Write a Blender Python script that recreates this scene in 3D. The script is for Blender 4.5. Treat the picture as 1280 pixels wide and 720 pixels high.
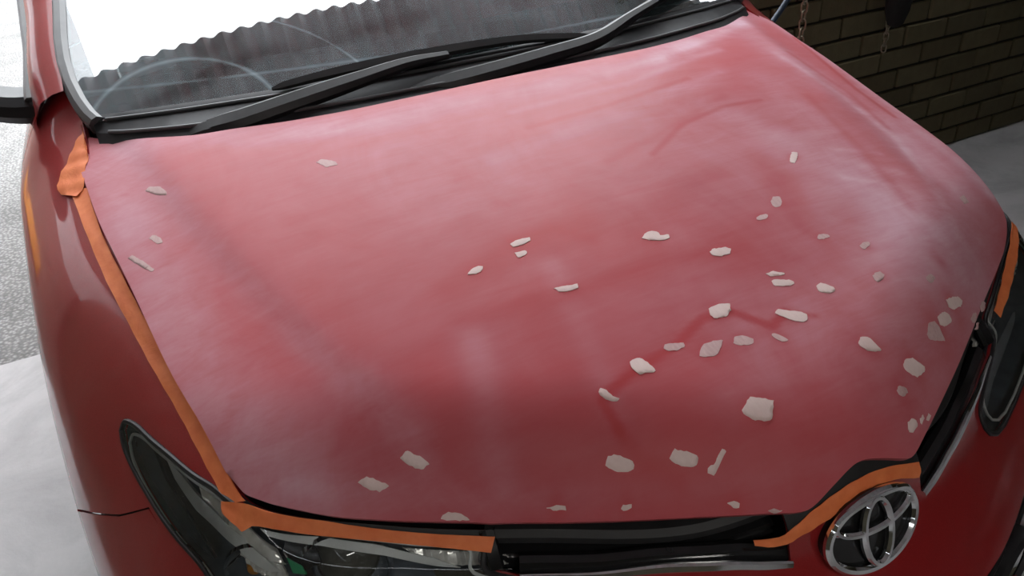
import bpy, bmesh, math, random
import numpy as np
from mathutils import Vector, Matrix
from mathutils.bvhtree import BVHTree
from mathutils.geometry import delaunay_2d_cdt

random.seed(7); rng = np.random.RandomState(7)
for o in list(bpy.data.objects): bpy.data.objects.remove(o)
scene = bpy.context.scene
COL = scene.collection

# ------------------------------------------------------------------ camera
CP = np.array([-0.6039, -0.4819, 1.4107])
YAW, PITCH, ROLL, FPX = 0.42523, 0.54764, -0.07578, 959.93
_f = np.array([math.sin(YAW)*math.cos(PITCH), math.cos(YAW)*math.cos(PITCH), -math.sin(PITCH)])
_r0 = np.array([math.cos(YAW), -math.sin(YAW), 0.0]); _u0 = np.cross(_r0, _f)
_r = _r0*math.cos(ROLL) + _u0*math.sin(ROLL); _u = np.cross(_r, _f)
cam_d = bpy.data.cameras.new('camera'); cam = bpy.data.objects.new('camera', cam_d); COL.objects.link(cam)
cam_d.sensor_width = 36.0; cam_d.lens = FPX/1280*36.0; cam_d.clip_start = 0.02; cam_d.clip_end = 200
cam.matrix_world = Matrix(((_r[0], _u[0], -_f[0], CP[0]), (_r[1], _u[1], -_f[1], CP[1]), (_r[2], _u[2], -_f[2], CP[2]), (0, 0, 0, 1)))
scene.camera = cam

# ------------------------------------------------------------------ sky (bright overcast) and exposure
world = bpy.data.worlds.new('overcast_sky'); scene.world = world; world.use_nodes = True
bg = world.node_tree.nodes['Background']
bg.inputs['Color'].default_value = (0.93, 0.97, 1.0, 1); bg.inputs['Strength'].default_value = 9.0
scene.view_settings.view_transform = 'Standard'; scene.view_settings.look = 'None'
scene.view_settings.gamma = 1.0; scene.view_settings.use_curve_mapping = False
scene.view_settings.exposure = 0.0

# ------------------------------------------------------------------ measuring helpers
def ray(px, py):
    d = _f + _r*(px-640)/FPX - _u*(py-360)/FPX
    return d/np.linalg.norm(d)
def at_axis(px, py, i, c):
    d = ray(px, py); return CP + d*((c-CP[i])/d[i])
def in_poly(P, poly):
    P = np.asarray(P, float); poly = np.asarray(poly, float)
    x, y = P[:, 0], P[:, 1]; ins = np.zeros(len(P), bool); n = len(poly); j = n-1
    for i in range(n):
        xi, yi = poly[i]; xj, yj = poly[j]
        if yi != yj:
            c = ((yi > y) != (yj > y)) & (x < (xj-xi)*(y-yi)/(yj-yi)+xi)
            ins ^= c
        j = i
    return ins
def cr(points, n):
    """Catmull-Rom polyline through points"""
    P = np.asarray(points, float); P = np.vstack([2*P[0]-P[1], P, 2*P[-1]-P[-2]]); out = []
    for i in range(1, len(P)-2):
        for k in range(n):
            t = k/n
            out.append(.5*((2*P[i])+(-P[i-1]+P[i+1])*t+(2*P[i-1]-5*P[i]+4*P[i+1]-P[i+2])*t*t+(-P[i-1]+3*P[i]-3*P[i+1]+P[i+2])*t**3))
    out.append(P[-2]); return np.array(out)
def resample(P, step, closed=False):
    P = np.asarray(P, float)
    if closed: P = np.vstack([P, P[:1]])
    L = np.r_[0, np.cumsum(np.linalg.norm(np.diff(P, axis=0), axis=1))]
    n = max(2, int(round(L[-1]/step)))
    q = np.linspace(0, L[-1], n+1)
    R = np.stack([np.interp(q, L, P[:, k]) for k in range(P.shape[1])], 1)
    return R[:-1] if closed else R

# ------------------------------------------------------------------ objects
def new_obj(name, verts, faces, mat, parent=None, smooth=True, sharp=0.7):
    me = bpy.data.meshes.new(name)
    me.from_pydata([tuple(map(float, v)) for v in verts], [], [tuple(map(int, f)) for f in faces])
    me.validate(); me.update()
    if mat is not None: me.materials.append(mat)
    if smooth:
        me.polygons.foreach_set('use_smooth', [True]*len(me.polygons))
        if sharp: me.set_sharp_from_angle(angle=sharp)
    o = bpy.data.objects.new(name, me); COL.objects.link(o)
    if parent is not None: o.parent = parent
    return o
def bm_obj(name, bm, mat, parent=None, smooth=True, sharp=0.7):
    me = bpy.data.meshes.new(name); bmesh.ops.recalc_face_normals(bm, faces=bm.faces[:]); bm.to_mesh(me); bm.free()
    me.materials.append(mat)
    if smooth:
        me.polygons.foreach_set('use_smooth', [True]*len(me.polygons))
        if sharp: me.set_sharp_from_angle(angle=sharp)
    o = bpy.data.objects.new(name, me); COL.objects.link(o)
    if parent is not None: o.parent = parent
    return o
def tag(o, label=None, cat=None, group=None, kind=None):
    if label: o['label'] = label
    if cat: o['category'] = cat
    if group: o['group'] = group
    if kind: o['kind'] = kind
    return o
def empty(name, loc=(0, 0, 0)):
    o = bpy.data.objects.new(name, None); o.empty_display_size = .1; COL.objects.link(o); o.location = loc; return o
def bm_box(bm, c, s, rot=None, bevel=0):
    r = bmesh.ops.create_cube(bm, size=1.0); M = Matrix.Translation(c)
    if rot is not None: M = M @ rot.to_4x4()
    M = M @ Matrix.Diagonal((s[0], s[1], s[2], 1))
    bmesh.ops.transform(bm, matrix=M, verts=r['verts'])
    if bevel:
        es = list({e for v in r['verts'] for e in v.link_edges})
        bmesh.ops.bevel(bm, geom=es, offset=bevel, segments=2, affect='EDGES', profile=.5)
def sweep(path, prof, up=None, closed=False, cap=True, scale=None):
    """sweep a closed 2-D profile (list of (a,b)) along a 3-D path; b axis ~ up"""
    P = np.asarray(path, float); n = len(P); V = []; F = []; m = len(prof)
    for i in range(n):
        a = P[(i-1) % n] if (closed or i > 0) else P[i]; b = P[(i+1) % n] if (closed or i < n-1) else P[i]
        t = b-a; t /= (np.linalg.norm(t)+1e-12)
        u_ = np.asarray(up[i] if (up is not None and np.ndim(up) == 2) else (up if up is not None else (0, 0, 1)), float)
        u_ = u_-t*(u_@t); u_ /= (np.linalg.norm(u_)+1e-12); s_ = np.cross(t, u_)
        k = 1 if scale is None else scale[i]
        for (x, y) in prof: V.append(P[i]+s_*x*k+u_*y*k)
    for i in range(n if closed else n-1):
        for j in range(m):
            F.append((i*m+j, i*m+(j+1) % m, ((i+1) % n)*m+(j+1) % m, ((i+1) % n)*m+j))
    if cap and not closed:
        F.append(tuple(range(m))[::-1]); F.append(tuple((n-1)*m+j for j in range(m)))
    return V, F
def circ(r, n=10, rx=None):
    return [((rx or r)*math.cos(2*math.pi*k/n), r*math.sin(2*math.pi*k/n)) for k in range(n)]
def rrect(w, h, r=.3):
    c = min(w, h)*r; a, b = w/2, h/2
    return [(-a+c, -b), (a-c, -b), (a, -b+c), (a, b-c), (a-c, b), (-a+c, b), (-a, b-c), (-a, -b+c)]
def mir(o_name, obj, parent):
    """mirror copy of a mesh object across x=0 (a car is symmetric)"""
    me = obj.data.copy()
    n = len(me.vertices); co = np.empty(n*3); me.vertices.foreach_get('co', co); co[0::3] *= -1; me.vertices.foreach_set('co', co)
    me.flip_normals(); me.update()
    o = bpy.data.objects.new(o_name, me); COL.objects.link(o); o.parent = parent
    return o

# ------------------------------------------------------------------ materials
def mat_new(name):
    m = bpy.data.materials.new(name); m.use_nodes = True; nt = m.node_tree
    return m, nt, nt.nodes['Principled BSDF']
def N(nt, typ, **kw):
    n = nt.nodes.new(typ)
    for k, v in kw.items():
        if k in n.inputs: n.inputs[k].default_value = v
        else: setattr(n, k, v)
    return n
def L(nt, a, b): nt.links.new(a, b)
def noise(nt, scale, detail=4, rough=.55, coord='Object', stretch=None, dist=0.0, rot=(0, 0, 0)):
    tc = N(nt, 'ShaderNodeTexCoord'); mp = N(nt, 'ShaderNodeMapping')
    if stretch: mp.inputs['Scale'].default_value = stretch
    mp.inputs['Rotation'].default_value = rot
    L(nt, tc.outputs[coord], mp.inputs['Vector'])
    n = N(nt, 'ShaderNodeTexNoise'); n.inputs['Scale'].default_value = scale; n.inputs['Detail'].default_value = detail
    n.inputs['Roughness'].default_value = rough; n.inputs['Distortion'].default_value = dist
    L(nt, mp.outputs['Vector'], n.inputs['Vector']); return n.outputs['Fac']
def ramp(nt, fac, stops):
    r = N(nt, 'ShaderNodeValToRGB'); e = r.color_ramp.elements
    while len(e) < len(stops): e.new(.5)
    for k, (p, c) in enumerate(stops): e[k].position = p; e[k].color = (*c, 1) if len(c) == 3 else c
    L(nt, fac, r.inputs['Fac']); return r.outputs['Color']
def mix(nt, fac, a, b):
    m = N(nt, 'ShaderNodeMix'); m.data_type = 'RGBA'
    for s, v in ((0, fac), (6, a), (7, b)):
        if isinstance(v, (int, float)): m.inputs[s].default_value = v
        elif isinstance(v, tuple): m.inputs[s].default_value = (*v, 1)
        else: L(nt, v, m.inputs[s])
    return m.outputs[2]
def math_n(nt, op, a, b=None, clamp=False):
    m = N(nt, 'ShaderNodeMath'); m.operation = op; m.use_clamp = clamp
    for s, v in ((0, a), (1, b)):
        if v is None: continue
        if isinstance(v, (int, float)): m.inputs[s].default_value = v
        else: L(nt, v, m.inputs[s])
    return m.outputs[0]
def bump(nt, bs, h, strength=.2, dist=.01):
    b = N(nt, 'ShaderNodeBump'); b.inputs['Strength'].default_value = strength; b.inputs['Distance'].default_value = dist
    L(nt, h, b.inputs['Height']); L(nt, b.outputs['Normal'], bs.inputs['Normal'])
def plain(name, col, rough=.5, metal=0.0, vary=.15, scale=30, coat=0.0, spec=.5, bmp=0.0):
    m, nt, b = mat_new(name)
    c = ramp(nt, noise(nt, scale), [(.25, tuple(x*(1-vary) for x in col)), (.75, tuple(min(1, x*(1+vary)) for x in col))])
    L(nt, c, b.inputs['Base Color']); b.inputs['Roughness'].default_value = rough; b.inputs['Metallic'].default_value = metal
    b.inputs['Coat Weight'].default_value = coat; b.inputs['Coat Roughness'].default_value = .06; b.inputs['Specular IOR Level'].default_value = spec
    if bmp: bump(nt, b, noise(nt, scale*6), bmp, .003)
    return m

def make_paint():
    m, nt, b = mat_new('red_car_paint')
    fl = noise(nt, 900, 2)
    c = ramp(nt, fl, [(.3, (.26, .010, .012)), (.7, (.36, .020, .022))])
    dirt = ramp(nt, noise(nt, 7, 5, .6, dist=1.5), [(.5, (0, 0, 0)), (.8, (.12, .12, .12))])
    L(nt, mix(nt, dirt, c, (.36, .16, .15)), b.inputs['Base Color'])
    b.inputs['Metallic'].default_value = .10; b.inputs['Roughness'].default_value = .42
    b.inputs['Coat Weight'].default_value = .8; b.inputs['Specular IOR Level'].default_value = .25
    rr = ramp(nt, noise(nt, 5, 5, .6, dist=1.2), [(.35, (.04, .04, .04)), (.75, (.16, .16, .16))])
    L(nt, rr, b.inputs['Coat Roughness']); return m
def make_sanded():
    """sanded red clear coat: clean red under a film of pale sanding dust; 'dust' is where dust lies"""
    m, nt, b = mat_new('sanded_red_hood')
    a = N(nt, 'ShaderNodeAttribute'); a.attribute_name = 'dust'
    n1 = noise(nt, 5.5, 6, .62, dist=1.1, stretch=(1, .55, 1), rot=(0, 0, .5))
    n2 = noise(nt, 34, 4, .6, stretch=(.22, 1, 1), rot=(0, 0, -.7), dist=.6)
    n3 = noise(nt, 260, 2, .5, stretch=(.08, 1, 1), rot=(0, 0, .35))
    w = math_n(nt, 'ADD', math_n(nt, 'MULTIPLY', math_n(nt, 'SUBTRACT', n1, .5), 1.6), math_n(nt, 'ADD', math_n(nt, 'MULTIPLY', math_n(nt, 'SUBTRACT', n2, .5), .9), math_n(nt, 'MULTIPLY', math_n(nt, 'SUBTRACT', n3, .5), .25)))
    d = math_n(nt, 'MULTIPLY', a.outputs['Fac'], math_n(nt, 'ADD', w, 1.0), True)
    red = ramp(nt, noise(nt, 3.0, 3), [(.3, (.44, .046, .052)), (.7, (.52, .062, .068))])
    L(nt, mix(nt, d, red, (.75, .50, .59)), b.inputs['Base Color'])
    rg = N(nt, 'ShaderNodeMapRange'); rg.inputs['From Max'].default_value = .6; rg.inputs['To Min'].default_value = .40; rg.inputs['To Max'].default_value = .62
    L(nt, d, rg.inputs['Value']); L(nt, rg.outputs['Result'], b.inputs['Roughness'])
    b.inputs['Specular IOR Level'].default_value = .13
    bump(nt, b, n3, .05, .0006)
    return m
def make_filler():
    m, nt, b = mat_new('pale_body_filler')
    s = noise(nt, 220, 3, .6, stretch=(1, .12, 1), rot=(0, 0, .4))
    big = noise(nt, 30, 2)
    c = mix(nt, big, (.80, .60, .57), (.92, .77, .73))
    L(nt, mix(nt, math_n(nt, 'MULTIPLY', s, .35), c, (.52, .34, .33)), b.inputs['Base Color'])
    b.inputs['Roughness'].default_value = .8; bump(nt, b, s, .3, .0006); return m
def make_filler_thin():
    m, nt, b = mat_new('sanded_thin_filler')
    s = noise(nt, 260, 3, .6, stretch=(1, .12, 1), rot=(0, 0, .4))
    L(nt, mix(nt, s, (.52, .30, .30), (.74, .55, .54)), b.inputs['Base Color'])
    b.inputs['Roughness'].default_value = .75; bump(nt, b, s, .2, .0004); return m
def make_tape():
    m, nt, b = mat_new('orange_masking_tape')
    n = noise(nt, 45, 3); w = noise(nt, 14, 4, .6, dist=.8)
    L(nt, ramp(nt, n, [(.3, (.80, .185, .055)), (.7, (.90, .25, .08))]), b.inputs['Base Color'])
    b.inputs['Roughness'].default_value = .62; bump(nt, b, w, .35, .006); return m
def make_glass(name, tint, rough=0.0, ior=2.2, dust=.1, dustcol=(.42, .50, .52), arcs=()):
    m, nt, b = mat_new(name); nt.nodes.remove(b); out = nt.nodes['Material Output']
    tr = N(nt, 'ShaderNodeBsdfTransparent'); tr.inputs['Color'].default_value = (*tint, 1)
    gl = N(nt, 'ShaderNodeBsdfGlossy'); gl.inputs['Roughness'].default_value = rough; gl.inputs['Color'].default_value = (1, 1, 1, 1)
    fr = N(nt, 'ShaderNodeFresnel'); fr.inputs['IOR'].default_value = ior
    df = N(nt, 'ShaderNodeBsdfDiffuse'); df.inputs['Color'].default_value = (*dustcol, 1)
    fac = ramp(nt, noise(nt, 9, 6, .65, stretch=(.35, 1, 1), dist=.9), [(.35, (dust*.35,)*3), (.75, (dust*1.6,)*3)])
    for (cx, cy, cz, R, wd, amt) in arcs:
        tc = N(nt, 'ShaderNodeTexCoord'); vm = N(nt, 'ShaderNodeVectorMath'); vm.operation = 'DISTANCE'; vm.inputs[1].default_value = (cx, cy, cz); L(nt, tc.outputs['Object'], vm.inputs[0])
        k = math_n(nt, 'SUBTRACT', 1.0, math_n(nt, 'DIVIDE', math_n(nt, 'ABSOLUTE', math_n(nt, 'SUBTRACT', vm.outputs['Value'], R)), wd), True)
        k = math_n(nt, 'MULTIPLY', math_n(nt, 'MULTIPLY', k, noise(nt, 14, 3)), amt*2)
        fac = math_n(nt, 'ADD', fac, k, True)
    m1 = N(nt, 'ShaderNodeMixShader'); m2 = N(nt, 'ShaderNodeMixShader')
    L(nt, fac, m1.inputs[0]); L(nt, tr.outputs[0], m1.inputs[1]); L(nt, df.outputs[0], m1.inputs[2])
    L(nt, fr.outputs[0], m2.inputs[0]); L(nt, m1.outputs[0], m2.inputs[1]); L(nt, gl.outputs[0], m2.inputs[2])
    L(nt, m2.outputs[0], out.inputs['Surface']); return m
def make_concrete(name, base, scale=1.0, stain=.35, gravel=False):
    m, nt, b = mat_new(name)
    n1 = noise(nt, 2.2*scale, 7, .65, dist=.6); n2 = noise(nt, 38*scale, 5, .65)
    dk = tuple(x*(1-stain) for x in base); lt = tuple(min(1, x*(1+.25*stain)) for x in base)
    c = ramp(nt, n1, [(.3, dk), (.52, base), (.75, lt)])
    if gravel:
        tc = N(nt, 'ShaderNodeTexCoord'); v = N(nt, 'ShaderNodeTexVoronoi'); v.inputs['Scale'].default_value = 70
        L(nt, tc.outputs['Object'], v.inputs['Vector'])
        g = ramp(nt, v.outputs['Distance'], [(.1, (.85,)*3), (.6, (.25,)*3)])
        c2 = N(nt, 'ShaderNodeMix'); c2.data_type = 'RGBA'; c2.blend_type = 'OVERLAY'; c2.inputs[0].default_value = .75
        L(nt, c, c2.inputs[6]); L(nt, g, c2.inputs[7]); c = c2.outputs[2]
        bump(nt, b, v.outputs['Distance'], .6, .01)
    else: bump(nt, b, n2, .25, .004)
    L(nt, mix(nt, math_n(nt, 'MULTIPLY', n2, .25), c, dk), b.inputs['Base Color'])
    b.inputs['Roughness'].default_value = .85; return m
def make_brick():
    m, nt, b = mat_new('old_brick')
    oi = N(nt, 'ShaderNodeObjectInfo')
    c = ramp(nt, oi.outputs['Random'], [(0, (.135, .118, .062)), (.5, (.17, .145, .078)), (1, (.115, .10, .055))])
    n = noise(nt, 18, 5, .6, coord='Object')
    L(nt, mix(nt, math_n(nt, 'MULTIPLY', n, .6), c, (.06, .05, .03)), b.inputs['Base Color'])
    b.inputs['Roughness'].default_value = .9; bump(nt, b, noise(nt, 90, 4), .4, .004); return m

M_paint = make_paint(); M_hood = make_sanded(); M_fill = make_filler(); M_fill2 = make_filler_thin(); M_tape = make_tape()
M_black = plain('black_plastic', (.016, .016, .018), .42, vary=.25, scale=60, bmp=.05, spec=.35)
M_gloss = plain('gloss_black_trim', (.012, .012, .013), .16, vary=.2)
M_cowl = plain('faded_cowl_plastic', (.022, .022, .025), .6, vary=.3, scale=40, spec=.25)
M_rubber = plain('black_rubber', (.016, .016, .017), .6, vary=.3)
M_greytrim = plain('grey_seal_trim', (.09, .09, .095), .35, vary=.15)
M_chrome = plain('chrome', (.80, .81, .83), .08, 1.0, vary=.05)
M_reflector = plain('headlight_reflector', (.84, .82, .76), .22, .35, vary=.25, scale=80)
M_silver = plain('satin_silver_bezel', (.66, .68, .66), .3, .1, vary=.15)
M_housing = plain('dark_headlight_housing', (.075, .095, .115), .35, .0, vary=.4)
M_blueblk = plain('smoked_side_reflector', (.030, .045, .060), .22, vary=.35)
M_dark = plain('black_interior', (.008, .008, .008), .9, vary=.2)
M_dash = plain('charcoal_dashboard', (.030, .033, .035), .75, vary=.2, bmp=.1)
M_side = make_glass('side_window_glass', (.05, .06, .06), 0.0, 1.55, .10)
M_lens = make_glass('clear_lamp_lens', (.90, .92, .93), 0.01, 1.45, .025, (.45, .45, .43))
M_green = plain('green_label_plate', (.03, .30, .13), .5)
M_amber = plain('amber_bulb', (.55, .22, .03), .3)
M_floor = make_concrete('garage_concrete', (.46, .455, .46))
M_road = make_concrete('gravel_driveway', (.24, .24, .235), 1.2, .3, True)
M_ceil = plain('corrugated_iron', (.56, .58, .59), .6, .0, vary=.25, scale=6)
M_wall = make_concrete('dark_render', (.10, .09, .06))
M_nb = make_concrete('pale_render', (.66, .66, .67)); M_timber = plain('dark_stained_timber', (.06, .035, .025), .7, vary=.3, scale=8); M_plinth = plain('brown_plinth', (.20, .13, .11), .8, vary=.3, scale=12); M_amberboard = plain('amber_paint', (.85, .33, .03), .5)
M_brick = make_brick(); M_mortar = plain('dark_mortar', (.02, .018, .011), .95)
M_chain = plain('dull_steel_chain', (.30, .27, .20), .45, .9, vary=.3, scale=90)
M_cloth = plain('black_cloth', (.010, .010, .010), .95, vary=.3)
M_hose = plain('dark_blue_hose', (.025, .045, .075), .45)
M_lampbody = plain('white_enamel', (.7, .7, .7), .4)
M_tube, _nt_, _b_ = mat_new('lit_tube'); _b_.inputs['Emission Color'].default_value = (1, .95, .88, 1); _b_.inputs['Emission Strength'].default_value = 6
M_tyre = plain('tyre_rubber', (.02, .02, .02), .85); M_rim = plain('alloy_wheel', (.45, .45, .46), .3, .9)

# ================================================================== the garage
def slab(name, x0, x1, y0, y1, z0, z1, m):
    bm = bmesh.new(); bm_box(bm, ((x0+x1)/2, (y0+y1)/2, (z0+z1)/2), (x1-x0, y1-y0, z1-z0)); o = bm_obj(name, bm, m, smooth=False)
    return tag(o, kind='structure')
ROOF_Y, ROOF_Z, WALL_Y, ROOF_T = 1.535, 2.40, 1.66, math.tan(math.radians(5))
def roof_h(y): return ROOF_Z-.02-(ROOF_Y-y)*ROOF_T
slab('floor', -9, 9, -3.2, 2.10, -.12, 0, M_floor)
drv = slab('driveway', -14, 14, 2.108, 26, -.16, -.006, M_road)
for nm, a, b in (('wall_right', 3.4, 3.6), ('wall_left', -2.15, -1.95)):
    w_ = slab(nm, a, b, -3.2, 1.66 if nm == 'wall_right' else 1.5, 0, 2.0, M_wall)
    for v in w_.data.vertices:
        if v.co.z > 1: v.co.z = roof_h(v.co.y)
slab('wall_back', -2.15, 3.6, -3.4, -3.2, 0, roof_h(-3.2), M_wall)
nb = slab('wall_outside', -2.15, -1.95, 1.51, 14.9, 0, 7.8, M_nb)  # unseen house wall, added for the bands mirrored in the fender
slab('trim_1', -1.95, -1.91, 1.52, 5.2, 2.05, 3.6, M_timber)  # dark band added on the unseen wall for the fender's reflection
slab('trim_2', -1.95, -1.92, 1.52, 9.0, 0, 1.42, M_plinth)  # brown band added lower down, also to be mirrored in the fender
bm = bmesh.new(); bm_box(bm, (-1.905, 2.68, .70), (.03, .86, .13), None, .006)  # unseen board, added to mirror as the fender's amber strip
tag(bm_obj('board', bm, M_amberboard), 'amber board added low on the outside house wall for its reflection in the fender', 'board')
slab('wall_far', -14, 14, 15, 15.3, 0, 6.5, M_nb)  # unseen building added to dim the sky mirrored in the side window
# the wall beside the opening: mortar core with single bricks
WX0, WX1 = 1.22, 3.40
wf = slab('wall_front', WX0, WX1, WALL_Y+.012, WALL_Y+.11, 0, 2.345, M_mortar)
tag(wf, label='dark brick wall beside the garage opening')
bm = bmesh.new(); bm_box(bm, (0, 0, 0), (.230, .10, .076), bevel=.005)
bme = bpy.data.meshes.new('brick'); bm.to_mesh(bme); bm.free(); bme.materials.append(M_brick)
bm = bmesh.new(); bm_box(bm, (0, 0, 0), (.110, .10, .076), bevel=.005)
bmh = bpy.data.meshes.new('half_brick'); bm.to_mesh(bmh); bm.free(); bmh.materials.append(M_brick)
for row in range(27):
    z = .043+row*.0865; x = WX0+.004
    if row % 2: 
        seq = [bmh]+[bme]*8+[bmh]
    else: seq = [bme]*9
    for me in seq:
        w = .230 if me is bme else .110
        if x+w > WX1+.02: break
        o = bpy.data.objects.new('brick', me); COL.objects.link(o); o.parent = wf
        o.location = (x+w/2, WALL_Y+.05+rng.uniform(-.004, .004), z); o.rotation_euler = (0, rng.uniform(-.006, .006), rng.uniform(-.01, .01))
        x += w+.0105
# fill lamp added under the roof behind the camera, shaped as a fluorescent batten
def batten(x, y, z, power, label):
    t = tag(empty('fill_lamp', (x, y, z)), label, 'lamp')
    b_ = bmesh.new(); bm_box(b_, (0, 0, .03), (1.24, .09, .05), None, .01); bm_obj('fixture_body', b_, M_lampbody, t)
    for e_ in (-1, 1):
        b_ = bmesh.new(); bm_box(b_, (e_*.61, 0, -.012), (.02, .05, .05), None, .006); bm_obj('tube_holder', b_, M_lampbody, t)
    v_, f_ = sweep(np.array([(q, 0, -.012) for q in np.linspace(-.6, .6, 8)]), circ(.014, 14), up=(0, 0, 1)); new_obj('tube', v_, f_, M_tube, t)
    for e_ in (-.45, .45):
        v_, f_ = sweep(np.array([(e_, 0, .05), (e_, 0, roof_h(y)-z+.01)]), circ(.004, 6), up=(0, 1, 0)); new_obj('hanger', v_, f_, M_lampbody, t)
    ld = bpy.data.lights.new('fill_light', 'AREA'); ld.shape = 'RECTANGLE'; ld.size = 1.2; ld.size_y = .05; ld.energy = power; ld.color = (1.0, .95, .88)
    lo = bpy.data.objects.new('fill_light', ld); COL.objects.link(lo); lo.parent = t; lo.location = (0, 0, -.03)
batten(-.35, -1.35, 2.03, 9.0, 'added fill lamp shaped as a white fluorescent batten under the iron roof')
# corrugated iron roof, its edge just past the wall line
pitch = .0763; xs = np.arange(-1.94, 3.7, pitch/10); ys = [-3.4, -1.5, 0, ROOF_Y]
V = []; F = []
for lay in (0, 1):
    for y in ys:
        for x in xs: V.append((x, y, ROOF_Z+.018*math.cos(2*math.pi*(x+.012)/pitch)+lay*.002-(ROOF_Y-y)*ROOF_T))
nx = len(xs); ny = len(ys)
for lay in (0, 1):
    for j in range(ny-1):
        for i in range(nx-1):
            a = lay*nx*ny+j*nx+i; q = (a, a+1, a+nx+1, a+nx); F.append(q if lay else q[::-1])
e0 = (ny-1)*nx; e1 = nx*ny+e0
for i in range(nx-1): F.append((e0+i, e0+i+1, e1+i+1, e1+i))
tag(new_obj('ceiling', V, F, M_ceil), kind='structure', label='corrugated iron roof over the front of the car')

# ================================================================== car surfaces
# --- hood: a height field z(x, y)
_cy = np.array([-.30, -.08, .08, .2, .35, .5, .65, .8, 1.0, 1.3])
_cz = np.array([.735, .800, .843, .872, .905, .936, .968, .999, 1.036, 1.085])
_fx = np.array([0, .09, .17, .25, .33, .41, .487, .565, .62, .66, .9])
_fy = np.array([-.088, -.073, -.036, .003, .043, .082, .126, .165, .195, .225, .42])
_ey = np.array([-.3, .2, .3, .39, .56, .72, .9, 1.0, 1.3])
_ex = np.array([.56, .637, .655, .674, .697, .722, .735, .72, .70])
def smooth_interp(x, X, Y, w=.05):
    return (np.interp(x-w, X, Y)+2*np.interp(x-w/2, X, Y)+3*np.interp(x, X, Y)+2*np.interp(x+w/2, X, Y)+np.interp(x+w, X, Y))/9
def hood_z(x, y):
    x = np.asarray(x, float); y = np.asarray(y, float); ax = np.sqrt(x*x+.0004)
    c = smooth_interp(y, _cy, _cz, .06); xe = smooth_interp(y, _ey, _ex, .05); u = ax/xe
    drop = np.interp(y, [-.1, .2, .5, .8, 1.0, 1.3], [.030, .055, .052, .050, .040, .03])
    g = .55*u**2+.45*np.clip(u, 0, 1.3)**7
    fy = smooth_interp(ax, _fx, _fy, .03); d = y-fy
    R = np.interp(ax, [0, .1, .4, .62, .8], [.05, .06, .076, .035, .03])
    k = np.clip(1-d/.15, 0, 1.6); roll = R*k**2.6
    # soft raised centre between the two creases
    cx = np.interp(y, [-.1, .138, .281, .5, .68, .9, 1.1], [.33, .437, .496, .56, .606, .655, .69]); s = (cx-ax)/.012
    crease = .0085/(1+np.exp(-np.clip(s, -30, 30)))*np.clip((y-.02)/.25, 0, 1)
    return c-drop*g-roll+crease-.003
def ray_hood(px, py, z_off=0.0):
    d = ray(px, py); t = np.linspace(.3, 2.6, 900); P = CP+t[:, None]*d
    f = P[:, 2]-hood_z(P[:, 0], P[:, 1])-z_off; idx = np.where((f[:-1] > 0) & (f[1:] <= 0))[0]
    if len(idx) == 0:
        k = np.argmin(np.abs(f)); return P[k]
    i = idx[0]; k = f[i]/(f[i]-f[i+1]); return P[i]+(P[i+1]-P[i])*k
def hood_n(x, y, e=.003):
    n = np.array([-(hood_z(x+e, y)-hood_z(x-e, y))/(2*e), -(hood_z(x, y+e)-hood_z(x, y-e))/(2*e), 1.0]); return n/np.linalg.norm(n)

# --- hood outline (left half, mirrored): rear edge, side, front edge, notch over the badge
rear_L = [(0, .801), (-.12, .801), (-.282, .806), (-.36, .814), (-.419, .824), (-.49, .842), (-.564, .862), (-.654, .915), (-.695, .960), (-.714, .984)]
side_L = [(-.728, .955), (-.736, .905), (-.731, .83), (-.722, .73), (-.699, .57), (-.676, .40), (-.657, .305), (-.646, .245)]
front_px = [(299, 610), (307, 618), (322, 624), (340, 630), (375, 638), (422, 646), (480, 650), (541, 652), (620, 654), (700, 653), (800, 650), (900, 645), (960, 642), (1000, 640), (1018, 632), (1040, 609), (1064, 584)]
front_L = [tuple(ray_hood(*p)[:2]) for p in front_px]; front_L = [p for p in front_L if p[0] < -.006]+[(0, front_L[-1][1]+.001)]
hl = np.vstack([cr(rear_L, 8), cr(side_L, 8), cr(front_L, 8)])
hr = hl[::-1].copy(); hr[:, 0] *= -1
HOOD_OUT = resample(np.vstack([hl, hr[1:-1]]), .006, True)

def fill(outline, holes, grid, margin):
    """constrained Delaunay of a 2-D outline (minus holes) with interior grid points -> verts2d, tris, loops"""
    out = np.asarray(outline); G = np.asarray(grid); keep = in_poly(G, out)
    for h in holes: keep &= ~in_poly(G, h)
    G = G[keep]
    B = np.vstack([out]+[np.asarray(h) for h in holes])
    if len(G):
        ok = np.ones(len(G), bool)
        sc = np.asarray(margin, float)
        for b in np.array_split(np.arange(len(G)), max(1, len(G)//2000)):
            dd = ((G[b][:, None, :]-B[None])/sc); ok[b] = ((dd**2).sum(2).min(1) > .30)
        G = G[ok]
    edges = []; k = 0
    for loop in [out]+[np.asarray(h) for h in holes]:
        n = len(loop); edges += [(k+i, k+(i+1) % n) for i in range(n)]; k += n
    A = np.vstack([B, G]) if len(G) else B
    S = 1/np.asarray(margin, float)
    r = delaunay_2d_cdt([Vector(v*S) for v in A], edges, [], 0, 1e-7)
    vv = np.array([tuple(v) for v in r[0]])/S; F = [tuple(f) for f in r[2]]
    C = np.array([vv[list(f)].mean(0) for f in F]); ok = in_poly(C, out)
    for h in holes: ok &= ~in_poly(C, h)
    F = [f for f, o_ in zip(F, ok) if o_]
    return vv, F
def boundary_edges(F):
    c = {}
    for f in F:
        for i in range(len(f)):
            a, b = f[i], f[(i+1) % len(f)]; c.setdefault((min(a, b), max(a, b)), []).append((a, b))
    return [v[0] for v in c.values() if len(v) == 1]
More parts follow.
